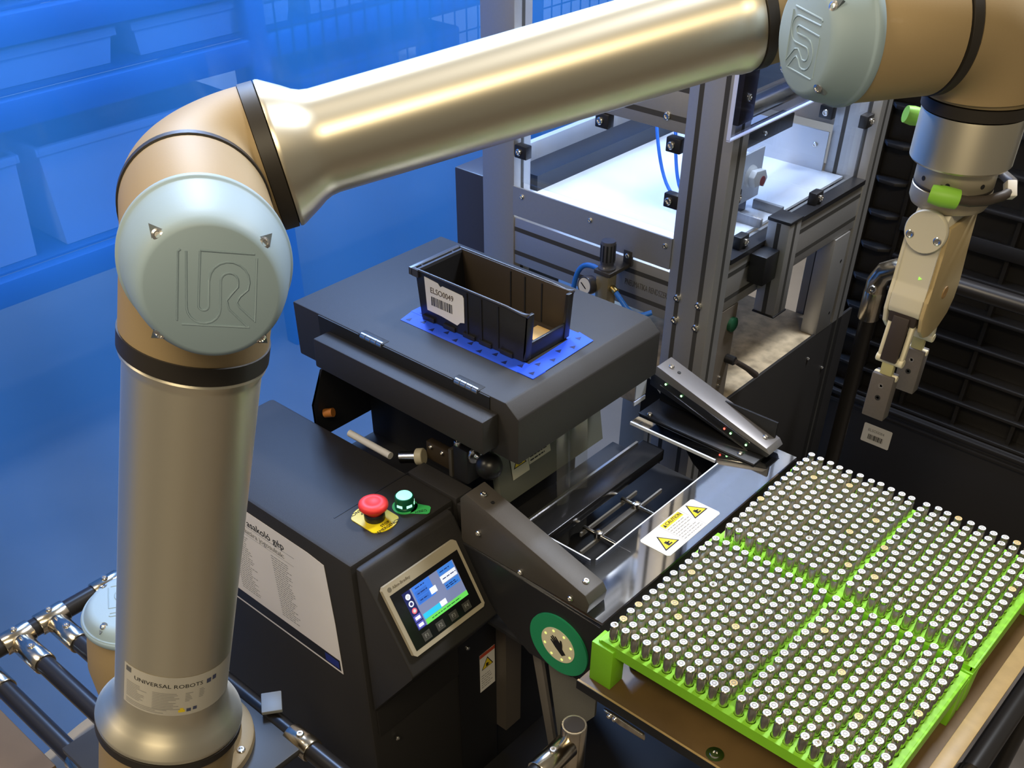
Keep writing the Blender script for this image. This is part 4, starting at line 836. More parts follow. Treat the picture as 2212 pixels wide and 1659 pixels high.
g = G(); g.prism([(-0.466, 0.7050, 0.7365), (-0.452, 0.7050, 0.7375), (-0.405, 0.7050, 0.7365), (-0.402, 0.7050, 0.7275), (-0.440, 0.7050, 0.7275), (-0.455, 0.7050, 0.7300)], (0, -0.004, 0), 0.001); cb = g.done('board_clip', M_CHROME, cart)
for x in (-0.455, -0.447): bolt(cb, (x, 0.701, 0.733), (0, -1, 0), 0.0035, 'clip_screw')
g = G(); g.box(-0.36, -0.335, 0.68, 0.70, 0.665, 0.690, 0.002); g.done('pale_clamp', mat('pale_clamp', (0.30, 0.29, 0.26), 0.4, 0.5), cart)
pipe(cart, (-0.505, 0.70, 0.20), (XP, 0.70, 0.20)); g = G(); g.box(-0.785, -0.075, 0.62, 1.29, 0.215, 0.235, 0.002); g.done('added_dark_shelf', M_BLACK_M, cart)  # dark board added to keep the floor under the cart from showing bright
cart['label'] = 'black coated pipe cart with chrome joints carrying the plywood board'

# pipe stand that carries the robot, lower left
stand = thing('robot_stand', 'stand of black pipes and chrome joints under the robot base at the lower left', 'stand', (-1.0, 0.4, 0.0))
zz = 0.62
pipe(stand, (-1.262, -0.20, zz), (-1.262, 0.95, zz))
for y in (0.318, 0.375, 0.470):
    sleeve(stand, (-1.262, y, zz), (0, 1, 0), 0.046, 0.0172)
for y in (0.318, 0.375):
    pipe(stand, (-1.25, y, zz - 0.002), (-0.72, y, zz - 0.002)); sleeve(stand, (-1.213, y, zz - 0.002), (1, 0, 0), 0.062, 0.0172)
pipe(stand, (-1.25, 0.262, zz - 0.03), (-0.60, 0.262, zz - 0.03)); sleeve(stand, (-1.235, 0.262, zz - 0.03), (1, 0, 0), 0.05); sleeve(stand, (-0.998, 0.262, zz - 0.03), (1, 0, 0), 0.045)
pipe(stand, (-1.02, 0.475, zz - 0.01), (-0.55, 0.475, zz - 0.01)); sleeve(stand, (-0.797, 0.475, zz - 0.01), (1, 0, 0), 0.045)
for (x, y) in ((-1.262, -0.15), (-1.262, 0.9), (-0.62, 0.262), (-0.60, 0.475), (-1.0, 0.475)): pipe(stand, (x, y, 0), (x, y, zz - 0.01))
g = G(); g.box(J1.x - 0.12, J1.x + 0.12, J1.y - 0.11, J1.y + 0.11, BZ - 0.032, BZ - 0.020, 0.002); g.done('mounting_plate', mat('dark_mount_plate', (0.05, 0.048, 0.045), 0.45, 0.3), stand)
g = G(); g.obox((-0.868, 0.484, 0.630), (0.80, -0.6, 0), (0.6, 0.80, 0), ZU, 0.018, 0.014, 0.003, 0.001); g.done('pale_bracket', mat('pale_bracket', (0.42, 0.43, 0.41), 0.5, 0.1), stand)
# ------------------------------------------------------------------ aluminium enclosure
fr = thing('aluminium_enclosure', 'grey aluminium profile enclosure with clear panes and a cool lit white floor behind the machine', 'enclosure', (-1.0, 1.62, 0.0))
def profile(par, axis, a, b, u0, u1, v0, v1, grooves_u=(), grooves_v=(), nm='profile'):
    """slotted extrusion: solid bar with dark recessed slots; axis x/y/z, a..b its ends; u,v the other two axes in order"""
    def bx(g, u0, u1, v0, v1, a, b, bev=0.0):
        if axis == 'z': g.box(u0, u1, v0, v1, a, b, bev)
        elif axis == 'x': g.box(a, b, u0, u1, v0, v1, bev)
        else: g.box(u0, u1, a, b, v0, v1, bev)
    g = G(); bx(g, u0, u1, v0, v1, a, b, 0.0012); o = g.done(nm, M_PROF, par)
    g = G()
    for u in grooves_u: bx(g, u - 0.004, u + 0.004, v0 - 0.0002, v0 + 0.001, a + 0.001, b - 0.001); bx(g, u - 0.004, u + 0.004, v1 - 0.001, v1 + 0.0002, a + 0.001, b - 0.001)
    for v in grooves_v: bx(g, u0 - 0.0002, u0 + 0.001, v - 0.004, v + 0.004, a + 0.001, b - 0.001); bx(g, u1 - 0.001, u1 + 0.0002, v - 0.004, v + 0.004, a + 0.001, b - 0.001)
    if grooves_u or grooves_v:
        s = g.done('slot', M_PROF_D, None, 0); s.parent = None; adopt(s, o)
    return o
ZT = 1.95
profile(fr, 'z', 0.0, ZT, -1.265, -1.190, 1.355, 1.400, (), (1.3775,), 'post')
rp = profile(fr, 'z', 0.0, ZT, -0.850, -0.766, 1.355, 1.400, (-0.829, -0.787), (1.3775,), 'post')
profile(fr, 'z', 0.0, ZT, -0.850, -0.766, 1.862, 1.907, (-0.829, -0.787), (1.8845,), 'post')
profile(fr, 'z', 0.0, ZT, -1.265, -1.190, 1.862, 1.907, (), (1.8845,), 'post')
for (x, z) in ((-0.829, 0.925), (-0.787, 0.925), (-0.829, 0.885), (-0.787, 0.885)): bolt(rp, (x, 1.3550, z), (0, -1, 0), 0.0062, 'slot_bolt', 0.005)
for y in (1.357, 1.872):
    o = profile(fr, 'x', -1.190, -0.850, y, y + 0.04, 0.876, 0.962, (), (0.897, 0.941), 'rail')
    o = profile(fr, 'x', -1.190, -0.850, y, y + 0.04, 1.180, 1.262, (), (1.200, 1.242), 'rail')
    if y < 1.5:
        for (x, z) in ((-0.890, 1.242), (-0.885, 1.200), (-0.985, 1.200), (-1.10, 1.242)): bolt(o, (x, y, z), (0, -1, 0), 0.0058, 'slot_bolt', 0.004)
    profile(fr, 'x', -1.190, -0.850, y, y + 0.04, ZT - 0.08, ZT, (), (ZT - 0.06, ZT - 0.02), 'rail')
for x0 in (-1.250, -0.808):
    profile(fr, 'y', 1.400, 1.862, x0, x0 + 0.040, 0.902, 0.985, (), (0.922, 0.965), 'rail'); profile(fr, 'y', 1.400, 1.862, x0, x0 + 0.04, ZT - 0.08, ZT, (), (ZT - 0.06, ZT - 0.02), 'rail')
g = G(); g.box(-1.190, -0.850, 1.3525, 1.3560, 0.968, 1.0195); sp = g.done('sheet_strip', M_PROF, fr)
for x in (-1.169, -1.016, -0.862): bolt(sp, (x, 1.3525, 1.005), (0, -1, 0), 0.0042, 'strip_screw', 0.003)
text('PNEUMATIKA RENDSZER', 0.0150, (-0.938, 1.3568, 0.919), (1, 0, 0), (0, 0, 1), mat('stencil_ink', (0.09, 0.085, 0.08), 0.6), fr, 'stencil_lettering', squeeze=0.52)
# white floor, end sheets and the clear panes
g = G(); g.box(-1.250, -0.810, 1.402, 1.860, 0.986, 0.9905); g.done('white_floor_sheet', mat('white_floor_sheet', (0.72, 0.74, 0.78), 0.35, 0.1, noise=0.04, nscale=9), fr)
g = G(); g.box(-1.248, -1.190, 1.42, 1.86, 0.9905, 1.018); g.done('black_channel', M_BLACK_S, fr)
g = G(); g.box(-1.262, -1.249, 1.40, 1.86, 0.99, 1.05); g.done('side_sheet', M_SHEET, fr)
g = G(); g.box(-1.20, -0.852, 1.855, 1.8585, 0.99, 1.062); o = g.done('end_sheet', M_SHEET, fr)
for x in (-1.10, -0.97, -0.875): bolt(o, (x, 1.855, 1.035), (0, -1, 0), 0.005, 'sheet_bolt')
M_PANE = glass('clear_pane', (0.93, 0.95, 0.97), 1.0, gloss=0.07, rough=0.01)
g = G(); g.box(-1.186, -0.854, 1.3745, 1.3785, 1.020, 1.182); g.done('front_pane', M_PANE, fr, 0)
g = G(); g.box(-0.7900, -0.7860, 1.402, 1.860, 0.992, 1.60); g.done('side_pane', M_PANE, fr, 0)
g = G(); g.box(-0.7915, -0.7645, 1.400, 1.862, 0.9855, 0.994); g.done('pane_seal', M_BLACK_S, fr)
g = G(); g.box(-1.186, -0.854, 1.8745, 1.8785, 1.30, 1.86); g.done('added_rear_reflector', mat('white_bounce_sheet', (0.70, 0.73, 0.78), 0.5), fr, 0)  # bright upper sheet added so the clear feed plate has something to reflect
g = G(); g.box(-1.186, -0.854, 1.8745, 1.8785, 1.07, 1.30); g.done('rear_pane', glass('tan_board', (0.6, 0.5, 0.4), 0.05, gloss=0.06, rough=0.2, diffuse=(0.42, 0.33, 0.24)), fr, 0)
def clamp(c, n, s):
    c = V(c); n = V(n); g = G(); g.obox(c, n, V((0, 0, 1)).cross(n), ZU, 0.008, 0.013, 0.011, 0.0015); o = g.done('pane_clamp', M_BLACK_S, fr); bolt(o, c + n * 0.008 + V(s), n, 0.0060, 'clamp_screw', 0.004); return o
for (x, z) in ((-1.175, 1.080), (-1.005, 1.168), (-0.868, 1.161), (-0.862, 1.077)): clamp((x, 1.362, z), (0, -1, 0), (-0.003, 0, 0))
for (y, z) in ((1.452, 1.004), (1.700, 1.004), (1.845, 1.10), (1.405, 1.09)): clamp((-0.782, y, z), (1, 0, 0), (0, 0.003, 0))
clamp((-0.858, 1.845, 1.10), (0, -1, 0), (0, 0, 0))
# raised acrylic door with its bright edges
g = G(); g.box(-0.7560, -0.7510, 1.318, 1.760, 1.203, 1.75); dr = g.done('acrylic_door', glass('door_acrylic', (0.86, 0.90, 0.98), 1.0, gloss=0.07, rough=0.01), fr, 0)
g = G(); g.box(-0.7562, -0.7508, 1.3165, 1.3185, 1.203, 1.75); g.box(-0.7562, -0.7508, 1.3165, 1.76, 1.2015, 1.2035); g.done('door_edge', mat('acrylic_edge_glow', (0.55, 0.62, 0.95), 0.2, spec=0.9), dr, 0)
g = G(); g.box(-0.766, -0.7565, 1.345, 1.385, 1.215, 1.75, 0.001); o = g.done('door_rail', mat('door_rail_dark', (0.06, 0.05, 0.05), 0.35, 0.6), fr); bolt(o, (-0.7565, 1.365, 1.25), (1, 0, 0), 0.005, 'rail_bolt')
# cylinder and roller inside
g = G(); g.cyl((-0.92, 1.56, 1.135), (-0.92, 1.855, 1.135), 0.018, seg=32); rl = g.done('chrome_cylinder', M_CHROME, fr)
g = G(); g.box(-0.945, -0.895, 1.56, 1.855, 1.175, 1.26, 0.002); g.done('cylinder_carriage', mat('blue_grey_carriage', (0.30, 0.36, 0.44), 0.4, 0.5), fr)
g = G(); g.box(-0.925, -0.900, 1.57, 1.80, 1.075, 1.100, 0.001); o = g.done('dark_slide', M_BLACK_S, fr); bolt(o, (-0.900, 1.70, 1.088), (1, 0, 0), 0.004, 'slide_bolt')
# inner LED lamp under the roof: the cool light of the enclosure
g = G(); g.box(-1.06, -0.98, 1.44, 1.83, 1.845, 1.870, 0.002); lamp = g.done('lamp_body', M_PROF, fr)
g = G(); g.box(-1.055, -0.985, 1.445, 1.825, 1.8435, 1.8450); g.done('lamp_tube', emis('cool_led', (0.60, 0.74, 1.0), 110.0), lamp, 0)
# stub profile with black cap and bracket on the side rail
o = profile(fr, 'z', 0.868, 1.028, -0.7655, -0.7255, 1.505, 1.545, (-0.7455,), (1.525,), 'stub_profile')
g = G(); g.box(-0.767, -0.724, 1.5035, 1.5465, 1.028, 1.0335, 0.001); g.done('stub_cap', M_BLACK_S, o)
g = G(); g.box(-0.767, -0.724, 1.5035, 1.5465, 0.865, 0.868, 0.0008); g.done('stub_foot_cap', M_BLACK_S, o)
g = G(); g.prism([(-0.7655, 1.468, 0.990), (-0.7255, 1.505, 0.990), (-0.7255, 1.505, 0.935), (-0.7655, 1.468, 0.935)], (0, 0, 0)) if False else g.box(-0.7655, -0.735, 1.462, 1.505, 0.935, 0.985, 0.002); g.done('corner_bracket', M_BLACK_S, o)
# lower side: sheet with green button and lever, black panel
g = G(); g.box(-0.772, -0.768, 1.402, 1.452, 0.700, 0.900); ls = g.done('lever_sheet', mat('grey_lever_sheet', (0.22, 0.19, 0.16), 0.45, 0.4), fr)
g = G(); g.lathe((-0.768, 1.438, 0.866), (1, 0, 0), [(0, 0), (0.013, 0), (0.013, 0.006), (0.010, 0.008), (0, 0.008)], 28); g.done('green_push_button', mat('dull_green_button', (0.01, 0.075, 0.035), 0.4), ls)
g = G(); g.cyl((-0.768, 1.440, 0.800), (-0.750, 1.440, 0.800), 0.008, seg=16, bev=0.001); lv = g.done('lever_hub', M_BLACK_S, ls)
g = G(); g.sweep([(-0.748, 1.440, 0.800), (-0.738, 1.468, 0.778), (-0.732, 1.492, 0.757)], 0.0055, 14, radii=[0.0045, 0.0050, 0.0062]); g.done('lever_handle', mat('brown_lever', (0.045, 0.035, 0.030), 0.45), lv)
for z in (0.768, 0.752): bolt(ls, (-0.768, 1.425, z), (1, 0, 0), 0.0035, 'sheet_screw')
g = G(); g.box(-0.772, -0.766, 1.402, 1.950, 0.10, 0.703, 0.001); o = g.done('black_side_panel', M_BLACK, fr)
for (y, z) in ((1.50, 0.655), (1.78, 0.655), (1.86, 0.60)): bolt(o, (-0.766, y, z), (1, 0, 0), 0.0035, 'panel_screw')
g = G(); g.box(-0.800, -0.766, 1.792, 1.850, 0.7000, 0.900, 0.001); o = g.done('inner_post', M_PROF, fr)
for z in (0.845, 0.735): 
    g = G(); g.cyl((-0.7665, 1.835, z), (-0.7655, 1.835, z), 0.003, seg=12); g.done('post_hole', M_INK, o)
# worn bench inside the enclosure
bench = tag((lambda g: g.done('worn_bench', mat('worn_pale_bench', (0.46, 0.38, 0.26), 0.5, noise=0.9, nscale=38, bump=0.3, bscale=60), None))(G().box(-1.186, -0.774, 1.401, 1.861, 0.660, 0.6995, 0.002)), 'worn pale wooden bench top inside the aluminium enclosure', 'bench')
# mains switch on its plate
sw = thing('rotary_switch', 'grey rotary switch with a red insert on a pale plate inside the enclosure', 'switch', (-0.86, 1.58, 0.9905))
g = G(); g.box(-0.862, -0.857, 1.530, 1.628, 1.010, 1.094, 0.0008); g.done('switch_plate', mat('pale_plate', (0.50, 0.53, 0.58), 0.4), sw)
g = G(); g.box(-0.900, -0.862, 1.535, 1.600, 0.991, 1.080, 0.001); g.done('switch_box', mat('dark_switch_box', (0.05, 0.06, 0.10), 0.5), sw)
g = G(); g.lathe((-0.857, 1.590, 1.053), (1, 0, 0), [(0, 0), (0.019, 0), (0.018, 0.004), (0.013, 0.008), (0, 0.008)], 32); kn = g.done('switch_dial', mat('pale_grey_knob', (0.55, 0.55, 0.53), 0.45), sw)
g = G(); g.prism([(-0.849, 1.590 + a, 1.053 + b) for a, b in ((-0.022, 0.006), (-0.014, 0.016), (0.016, 0.012), (0.026, -0.004), (0.016, -0.018), (0.004, -0.010), (-0.014, -0.012))], (0.012, 0, 0), 0.002); g.done('switch_handle', MATS['pale_grey_knob'], kn)
g = G(); g.lathe((-0.837, 1.598, 1.048), (1, 0, 0), [(0, 0), (0.008, 0), (0.008, 0.0012), (0, 0.0012)], 20); g.done('red_insert', mat('dull_red_insert', (0.22, 0.02, 0.025), 0.5), kn)
g = G(); g.cyl((-0.857, 1.548, 1.020), (-0.8565, 1.548, 1.020), 0.004, seg=12); g.done('plate_hole', M_INK, sw)
for k, (y0, y1) in enumerate(((1.545, 1.553), (1.615, 1.623))):
    o = tag((lambda g: g.done('rail_piece', mat('grey_rail_piece', (0.30, 0.31, 0.34), 0.45, 0.4), None))(G().box(-0.858, -0.800, y0, y1, 0.9906, 1.006, 0.0008)), ('short grey rail on the enclosure floor on the near side of the rotary switch', 'short grey rail on the enclosure floor on the far side of the rotary switch')[k], 'rail', 'short rails by the rotary switch')
# pressure regulator with gauge
M_BRASS = mat('brassy_body', (0.42, 0.36, 0.24), 0.32, 0.7)
rx, ry = -0.945, 1.312
reg = thing('pressure_regulator', 'small pneumatic pressure regulator with a dark ribbed knob and round gauge on the enclosure rail', 'regulator', (rx, ry, 0.87))
g = G(); g.box(rx - 0.0125, rx + 0.0125, ry - 0.0125, ry + 0.0125, 0.888, 0.948, 0.0015); g.done('regulator_body', M_BRASS, reg)
g = G(); g.box(rx - 0.0155, rx + 0.018, ry - 0.0155, ry + 0.0430, 0.948, 0.955, 0.001); g.done('regulator_bracket', mat('dark_bracket', (0.09, 0.08, 0.07), 0.4, 0.5), reg)
g = G(); g.box(rx + 0.003, rx + 0.021, ry + 0.0400, ry + 0.0445, 0.950, 0.976, 0.001); o = g.done('bracket_ear', MATS['dark_bracket'], reg); bolt(o, (rx + 0.012, ry + 0.040, 0.967), (0, -1, 0), 0.0045, 'ear_bolt')
g = G(); g.lathe((rx, ry, 0.955), ZU, [(0, 0), (0.0150, 0), (0.0150, 0.003), (0.0125, 0.005), (0.0112, 0.007), (0.0112, 0.010), (0.0125, 0.012), (0.0125, 0.046), (0.0115, 0.048), (0, 0.048)], 32); kn = g.done('regulator_knob', mat('grey_black_knob', (0.07, 0.07, 0.085), 0.3), reg)
for i in range(12):
    a = 2 * PI * i / 12; g = G(); g.obox((rx + 0.0125 * math.cos(a), ry + 0.0125 * math.sin(a), 0.984), (math.cos(a), math.sin(a), 0), (-math.sin(a), math.cos(a), 0), ZU, 0.0005, 0.0013, 0.014); g.done('knob_rib', M_BLACK_S, kn)
ga_ = V((-0.10, -0.98, 0.15)).normalized(); gc_ = V((rx - 0.024, ry - 0.002, 0.921))
g = G(); g.lathe(gc_, ga_, [(0, 0), (0.006, 0), (0.007, 0.004), (0.0150, 0.006), (0.0158, 0.008), (0.0158, 0.022), (0.0150, 0.024), (0.0132, 0.0235), (0, 0.0235)], 40); gg_ = g.done('gauge_case', mat('gauge_case', (0.08, 0.08, 0.095), 0.3, 0.5), reg)
g = G(); g.lathe(gc_, ga_, [(0.0132, 0.0236), (0, 0.0238)], 36); g.done('gauge_dial', mat('gauge_dial', (0.62, 0.60, 0.55), 0.4), gg_)
gt = ga_.cross(ZU); g = G(); g.obox(gc_ + ga_ * 0.0243 + gt * 0.0015, (gt + ZU * 0.7), (ZU - gt * 0.7), ga_, 0.007, 0.0010, 0.0003); g.done('gauge_needle', M_INK, gg_)
g = G(); g.cyl((rx + 0.0125, ry, 0.925), (rx + 0.025, ry - 0.003, 0.921), 0.006, seg=16, bev=0.001); g.done('brass_fitting', mat('brass', (0.55, 0.40, 0.14), 0.3, 1.0), reg)
M_HOSE = mat('blue_pneumatic_hose', (0.025, 0.16, 0.62), 0.35)
def hose(pts, label, r=0.0045):
    P2 = [V(p) for p in pts]; out = []
    for i in range(len(P2) - 1):
        p0 = P2[max(i - 1, 0)]; p1 = P2[i]; p2 = P2[i + 1]; p3 = P2[min(i + 2, len(P2) - 1)]
        for k in range(8):
            t = k / 8; out.append(0.5 * ((2 * p1) + (p2 - p0) * t + (2 * p0 - 5 * p1 + 4 * p2 - p3) * t * t + (3 * p1 - p0 - 3 * p2 + p3) * t ** 3))
    out.append(P2[-1]); g = G(); g.sweep(out, r, 12); return tag(g.done('air_hose', M_HOSE, None, 60), label, 'hose', 'blue pneumatic hoses')
hose([(rx - 0.0125, ry + 0.006, 0.936), (rx - 0.030, ry + 0.010, 0.944), (rx - 0.055, ry + 0.008, 0.940), (rx - 0.068, ry + 0.004, 0.915), (rx - 0.072, ry, 0.86)], 'blue air hose arching from the left of the pressure regulator')
hose([(rx + 0.024, ry - 0.003, 0.921), (rx + 0.036, ry - 0.004, 0.912), (rx + 0.055, ry - 0.003, 0.897), (rx + 0.072, ry + 0.004, 0.893), (rx + 0.085, ry + 0.018, 0.897)], 'blue air hose leaving the right of the pressure regulator')
hose([(-1.085, 1.62, 1.34), (-1.07, 1.60, 1.22), (-1.04, 1.56, 1.12), (-0.98, 1.52, 1.03), (-0.90, 1.50, 0.998), (-0.86, 1.50, 0.998)], 'left of two blue air hoses drooping onto the white enclosure floor', 0.003)
hose([(-1.060, 1.63, 1.34), (-1.045, 1.61, 1.22), (-1.01, 1.575, 1.12), (-0.96, 1.53, 1.03), (-0.90, 1.515, 0.998), (-0.86, 1.515, 0.998)], 'right of two blue air hoses drooping onto the white enclosure floor', 0.003)
hose([(-1.20, 1.90, 1.62), (-1.17, 1.80, 1.50), (-1.155, 1.76, 1.42), (-1.15, 1.74, 1.30)], 'blue air hose against the blue curtain above the forearm', 0.004)
# side machine behind the left post
bx_ = tag((lambda g: g.done('dark_cabinet', mat('dark_cabinet', (0.035, 0.034, 0.042), 0.4), None))(G().prism([(-1.42, 1.44, 0.0), (-1.275, 1.44, 0.0), (-1.275, 1.60, 0.0), (-1.42, 1.60, 0.0)], (0, 0, 0.975), 0.004)), 'dark cabinet standing behind the left post of the aluminium enclosure', 'cabinet')
# ------------------------------------------------------------------ black crates at the right
M_CR = mat('black_crate_plastic', (0.017, 0.0155, 0.015), 0.36, bump=0.05, bscale=300)
YC = 2.02
low = thing('lower_crate', 'smooth black lower crate with a white barcode label behind the trays', 'crate', (-0.3, YC, 0.0))
g = G(); g.box(-0.835, 0.30, YC, YC + 0.40, 0.0, 0.470, 0.006); g.done('crate_body', M_CR, low)
for z in (0.448, 0.466):
    g = G(); g.box(-0.838, 0.304, YC - 0.010, YC + 0.002, z - 0.005, z + 0.004, 0.002); g.done('crate_rim', M_CR, low)
cl_ = Face((-0.700, YC - 0.0005, 0.367), (1, 0, 0), (0, 0, 1))
g = G(); cl_.poly(g, [(0.002, 0), (0.066, 0), (0.068, 0.002), (0.068, 0.046), (0.066, 0.048), (0.002, 0.048), (0, 0.046), (0, 0.002)], 0, 0.0006); lb2 = g.done('barcode_label', M_WHITE, low, 0)
text('ELSO0084', 0.0098, cl_.p(0.0115, 0.0335, 0.0006), cl_.x, cl_.y, M_GREYINK, lb2, 'label_lettering', squeeze=0.95); barcode(cl_, 0.015, 0.052, 0.010, 0.023, 0.0006, lb2, 77)
up = thing('ribbed_crate', 'tall black ribbed plastic crate standing on the lower crate behind the gripper', 'crate', (-0.3, YC, 0.47))
g = G(); g.box(-0.825, 0.29, YC + 0.034, YC + 0.36, 0.472, 1.33); g.done('crate_panel', M_CR, up)
zrow = [0.476, 0.535, 0.60, 0.665, 0.73, 0.80, 0.868, 0.935, 1.005, 1.075, 1.15, 1.23, 1.31]
for k, z in enumerate(zrow):
    big = k in (6, 11); g = G(); g.prism([(-0.740, YC + 0.006, z - (0.014 if big else 0.004)), (-0.740, YC + 0.035, z - (0.018 if big else 0.006)), (-0.740, YC + 0.035, z + 0.006), (-0.740, YC + 0.006, z + (0.014 if big else 0.003))], (1.02, 0, 0), 0.0015); g.done('rib', M_CR, up)
for x in (-0.640, -0.52, -0.40, -0.28, -0.16, -0.04, 0.08, 0.2):
    g = G(); g.box(x - 0.004, x + 0.004, YC + 0.014, YC + 0.035, 0.476, 1.31); g.done('rib', M_CR, up)
for k, z in enumerate(zrow[:-1]):
    g = G(); pts = [(-0.820, YC + 0.030, z + 0.004), (-0.752, YC + 0.030, z + 0.004)]
    g.prism([(-0.820, YC + 0.022, z), (-0.805, YC + 0.004, z), (-0.770, YC + 0.0, z), (-0.750, YC + 0.014, z), (-0.750, YC + 0.035, z), (-0.820, YC + 0.035, z)], (0, 0, 0.007), 0.0015); g.done('corner_shelf', M_CR, up)
g = G(); g.box(-0.828, -0.818, YC + 0.020, YC + 0.036, 0.476, 1.31, 0.002); g.done('corner_post', M_CR, up)
g = G(); g.box(-0.750, -0.742, YC + 0.020, YC + 0.035, 0.476, 1.31); g.done('rib', M_CR, up)
# upright pipe with a chrome elbow in front of the crates
pj = thing('upright_pipe', 'upright black pipe with a chrome elbow joint in front of the ribbed crate', 'pipe', (-0.60, 1.80, 0.0))
pc = at(1887, 640, y=1.80)
g = G(); g.cyl((pc.x, 1.80, 0.0), (pc.x, 1.80, pc.z - 0.03), 0.0150, seg=28); g.done('pipe', M_PIPE, pj)
g = G(); g.lathe((pc.x, 1.80, pc.z - 0.045), ZU, [(0.0152, 0), (0.0195, 0), (0.0200, 0.002), (0.0200, 0.055), (0.019, 0.058), (0.0152, 0.058)], 28); cj = g.done('chrome_sleeve', M_CHROME, pj)
g = G(); g.sweep([(pc.x, 1.80, pc.z + 0.010), (pc.x, 1.80, pc.z + 0.030), (pc.x + 0.010, 1.80, pc.z + 0.052), (pc.x + 0.032, 1.80, pc.z + 0.066), (pc.x + 0.060, 1.80, pc.z + 0.068), (pc.x + 0.10, 1.80, pc.z + 0.068)], 0.0195, 24); g.done('chrome_elbow', M_CHROME, pj)
for q, n in (((pc.x + 0.002, 1.782, pc.z + 0.022), (0.1, -1, 0.2)), ((pc.x + 0.045, 1.783, pc.z + 0.064), (0, -1, 0.3))): bolt(cj, q, V(n).normalized(), 0.0075, 'joint_screw', 0.005)
g = G(); g.cyl((pc.x + 0.09, 1.80, pc.z + 0.068), (0.35, 1.80, pc.z + 0.068), 0.0150, seg=24); g.done('pipe', M_PIPE, pj)
g = G(); g.cyl((0.33, 1.80, 0.0), (0.33, 1.80, pc.z + 0.068), 0.0150, seg=24); g.done('pipe', M_PIPE, pj)

# ------------------------------------------------------------------ room, curtain, shelf behind it
def struct(g, nm, m_): o = g.done(nm, m_, None, 0); o['kind'] = 'structure'; return o
struct(G().box(-4.2, 2.6, -2.6, 4.6, -0.05, 0.0), 'floor', mat('brown_grey_floor', (0.15, 0.125, 0.10), 0.45, noise=0.25, nscale=5))
struct(G().box(-4.25, -4.15, -2.6, 4.6, 0, 3.2), 'wall_left', mat('pale_wall', (0.55, 0.56, 0.58), 0.8, noise=0.05, nscale=4))
struct(G().box(-4.2, 2.6, 4.55, 4.65, 0, 3.2), 'wall_back', mat('pale_wall', (0.55, 0.56, 0.58)))
# translucent blue curtain along the shelf, gently folded
XQ = -1.62; bm = bmesh.new(); NY, NZ = 140, 30; rows = []
for j in range(NZ + 1):
    row = []
    for i in range(NY + 1):
        y = -0.6 + 3.0 * i / NY; z = 0.02 + 2.28 * j / NZ
        x = XQ + 0.010 * math.sin(y * 9 + 0.8 * math.sin(z * 3)) + 0.007 * math.sin(y * 23 + z * 2.2) + 0.012 * math.sin(z * 5 + y * 3)
        row.append(bm.verts.new((x, y, z)))
    rows.append(row)
for j in range(NZ):
    for i in range(NY): bm.faces.new((rows[j][i], rows[j][i + 1], rows[j + 1][i + 1], rows[j + 1][i]))
g = G(); g.bm.free(); g.bm = bm
cu_ = g.done('blue_curtain', glass('blue_pvc_sheet', (0.36, 0.57, 1.0), 0.60, gloss=0.03, rough=0.12, diffuse=(0.035, 0.26, 0.92), graze=0.2), None, 80)
tag(cu_, 'translucent blue plastic curtain hanging behind the robot and the machine', 'curtain')
g = G(); g.cyl((XQ, -0.6, 2.315), (XQ, 2.4, 2.315), 0.016, seg=20); g.done('curtain_rail', M_PROF, cu_)
shelf = thing('storage_rack', 'storage rack with horizontal beams and a wire mesh panel seen through the blue curtain', 'rack', (-2.8, 1.3, 0.0))
M_BEAM = mat('blue_rack_beam', (0.02, 0.10, 0.34), 0.5)
for z in (0.50, 0.905, 1.08, 1.42):
    for x in (-2.60, -3.05):
        g = G(); g.box(x - 0.02, x + 0.02, -0.9, 3.6, z - 0.034, z + 0.030, 0.003); g.done('beam', M_BEAM, shelf)
    g = G(); g.box(-3.05, -2.62, -0.9, 3.6, z + 0.030, z + 0.036); g.done('shelf_deck', M_BEAM, shelf)
for y in (-0.9, 1.86, 3.6):
    for x in (-2.60, -3.05):
        g = G(); g.box(x - 0.025, x + 0.025, y - 0.03, y + 0.03, 0.0, 2.1, 0.003); g.done('upright', M_BEAM, shelf)
g = G()
for i in range(30): y = 1.92 + 0.055 * i; g.box(-2.574, -2.570, y - 0.002, y + 0.002, 0.55, 1.05)
for i in range(7): z = 0.60 + 0.07 * i; g.box(-2.570, -2.566, 1.89, 3.57, z - 0.002, z + 0.002)
g.done('wire_mesh', M_BLACK_S, shelf, 0)
M_TOTE = mat('pale_grey_tote', (0.70, 0.72, 0.74), 0.5)
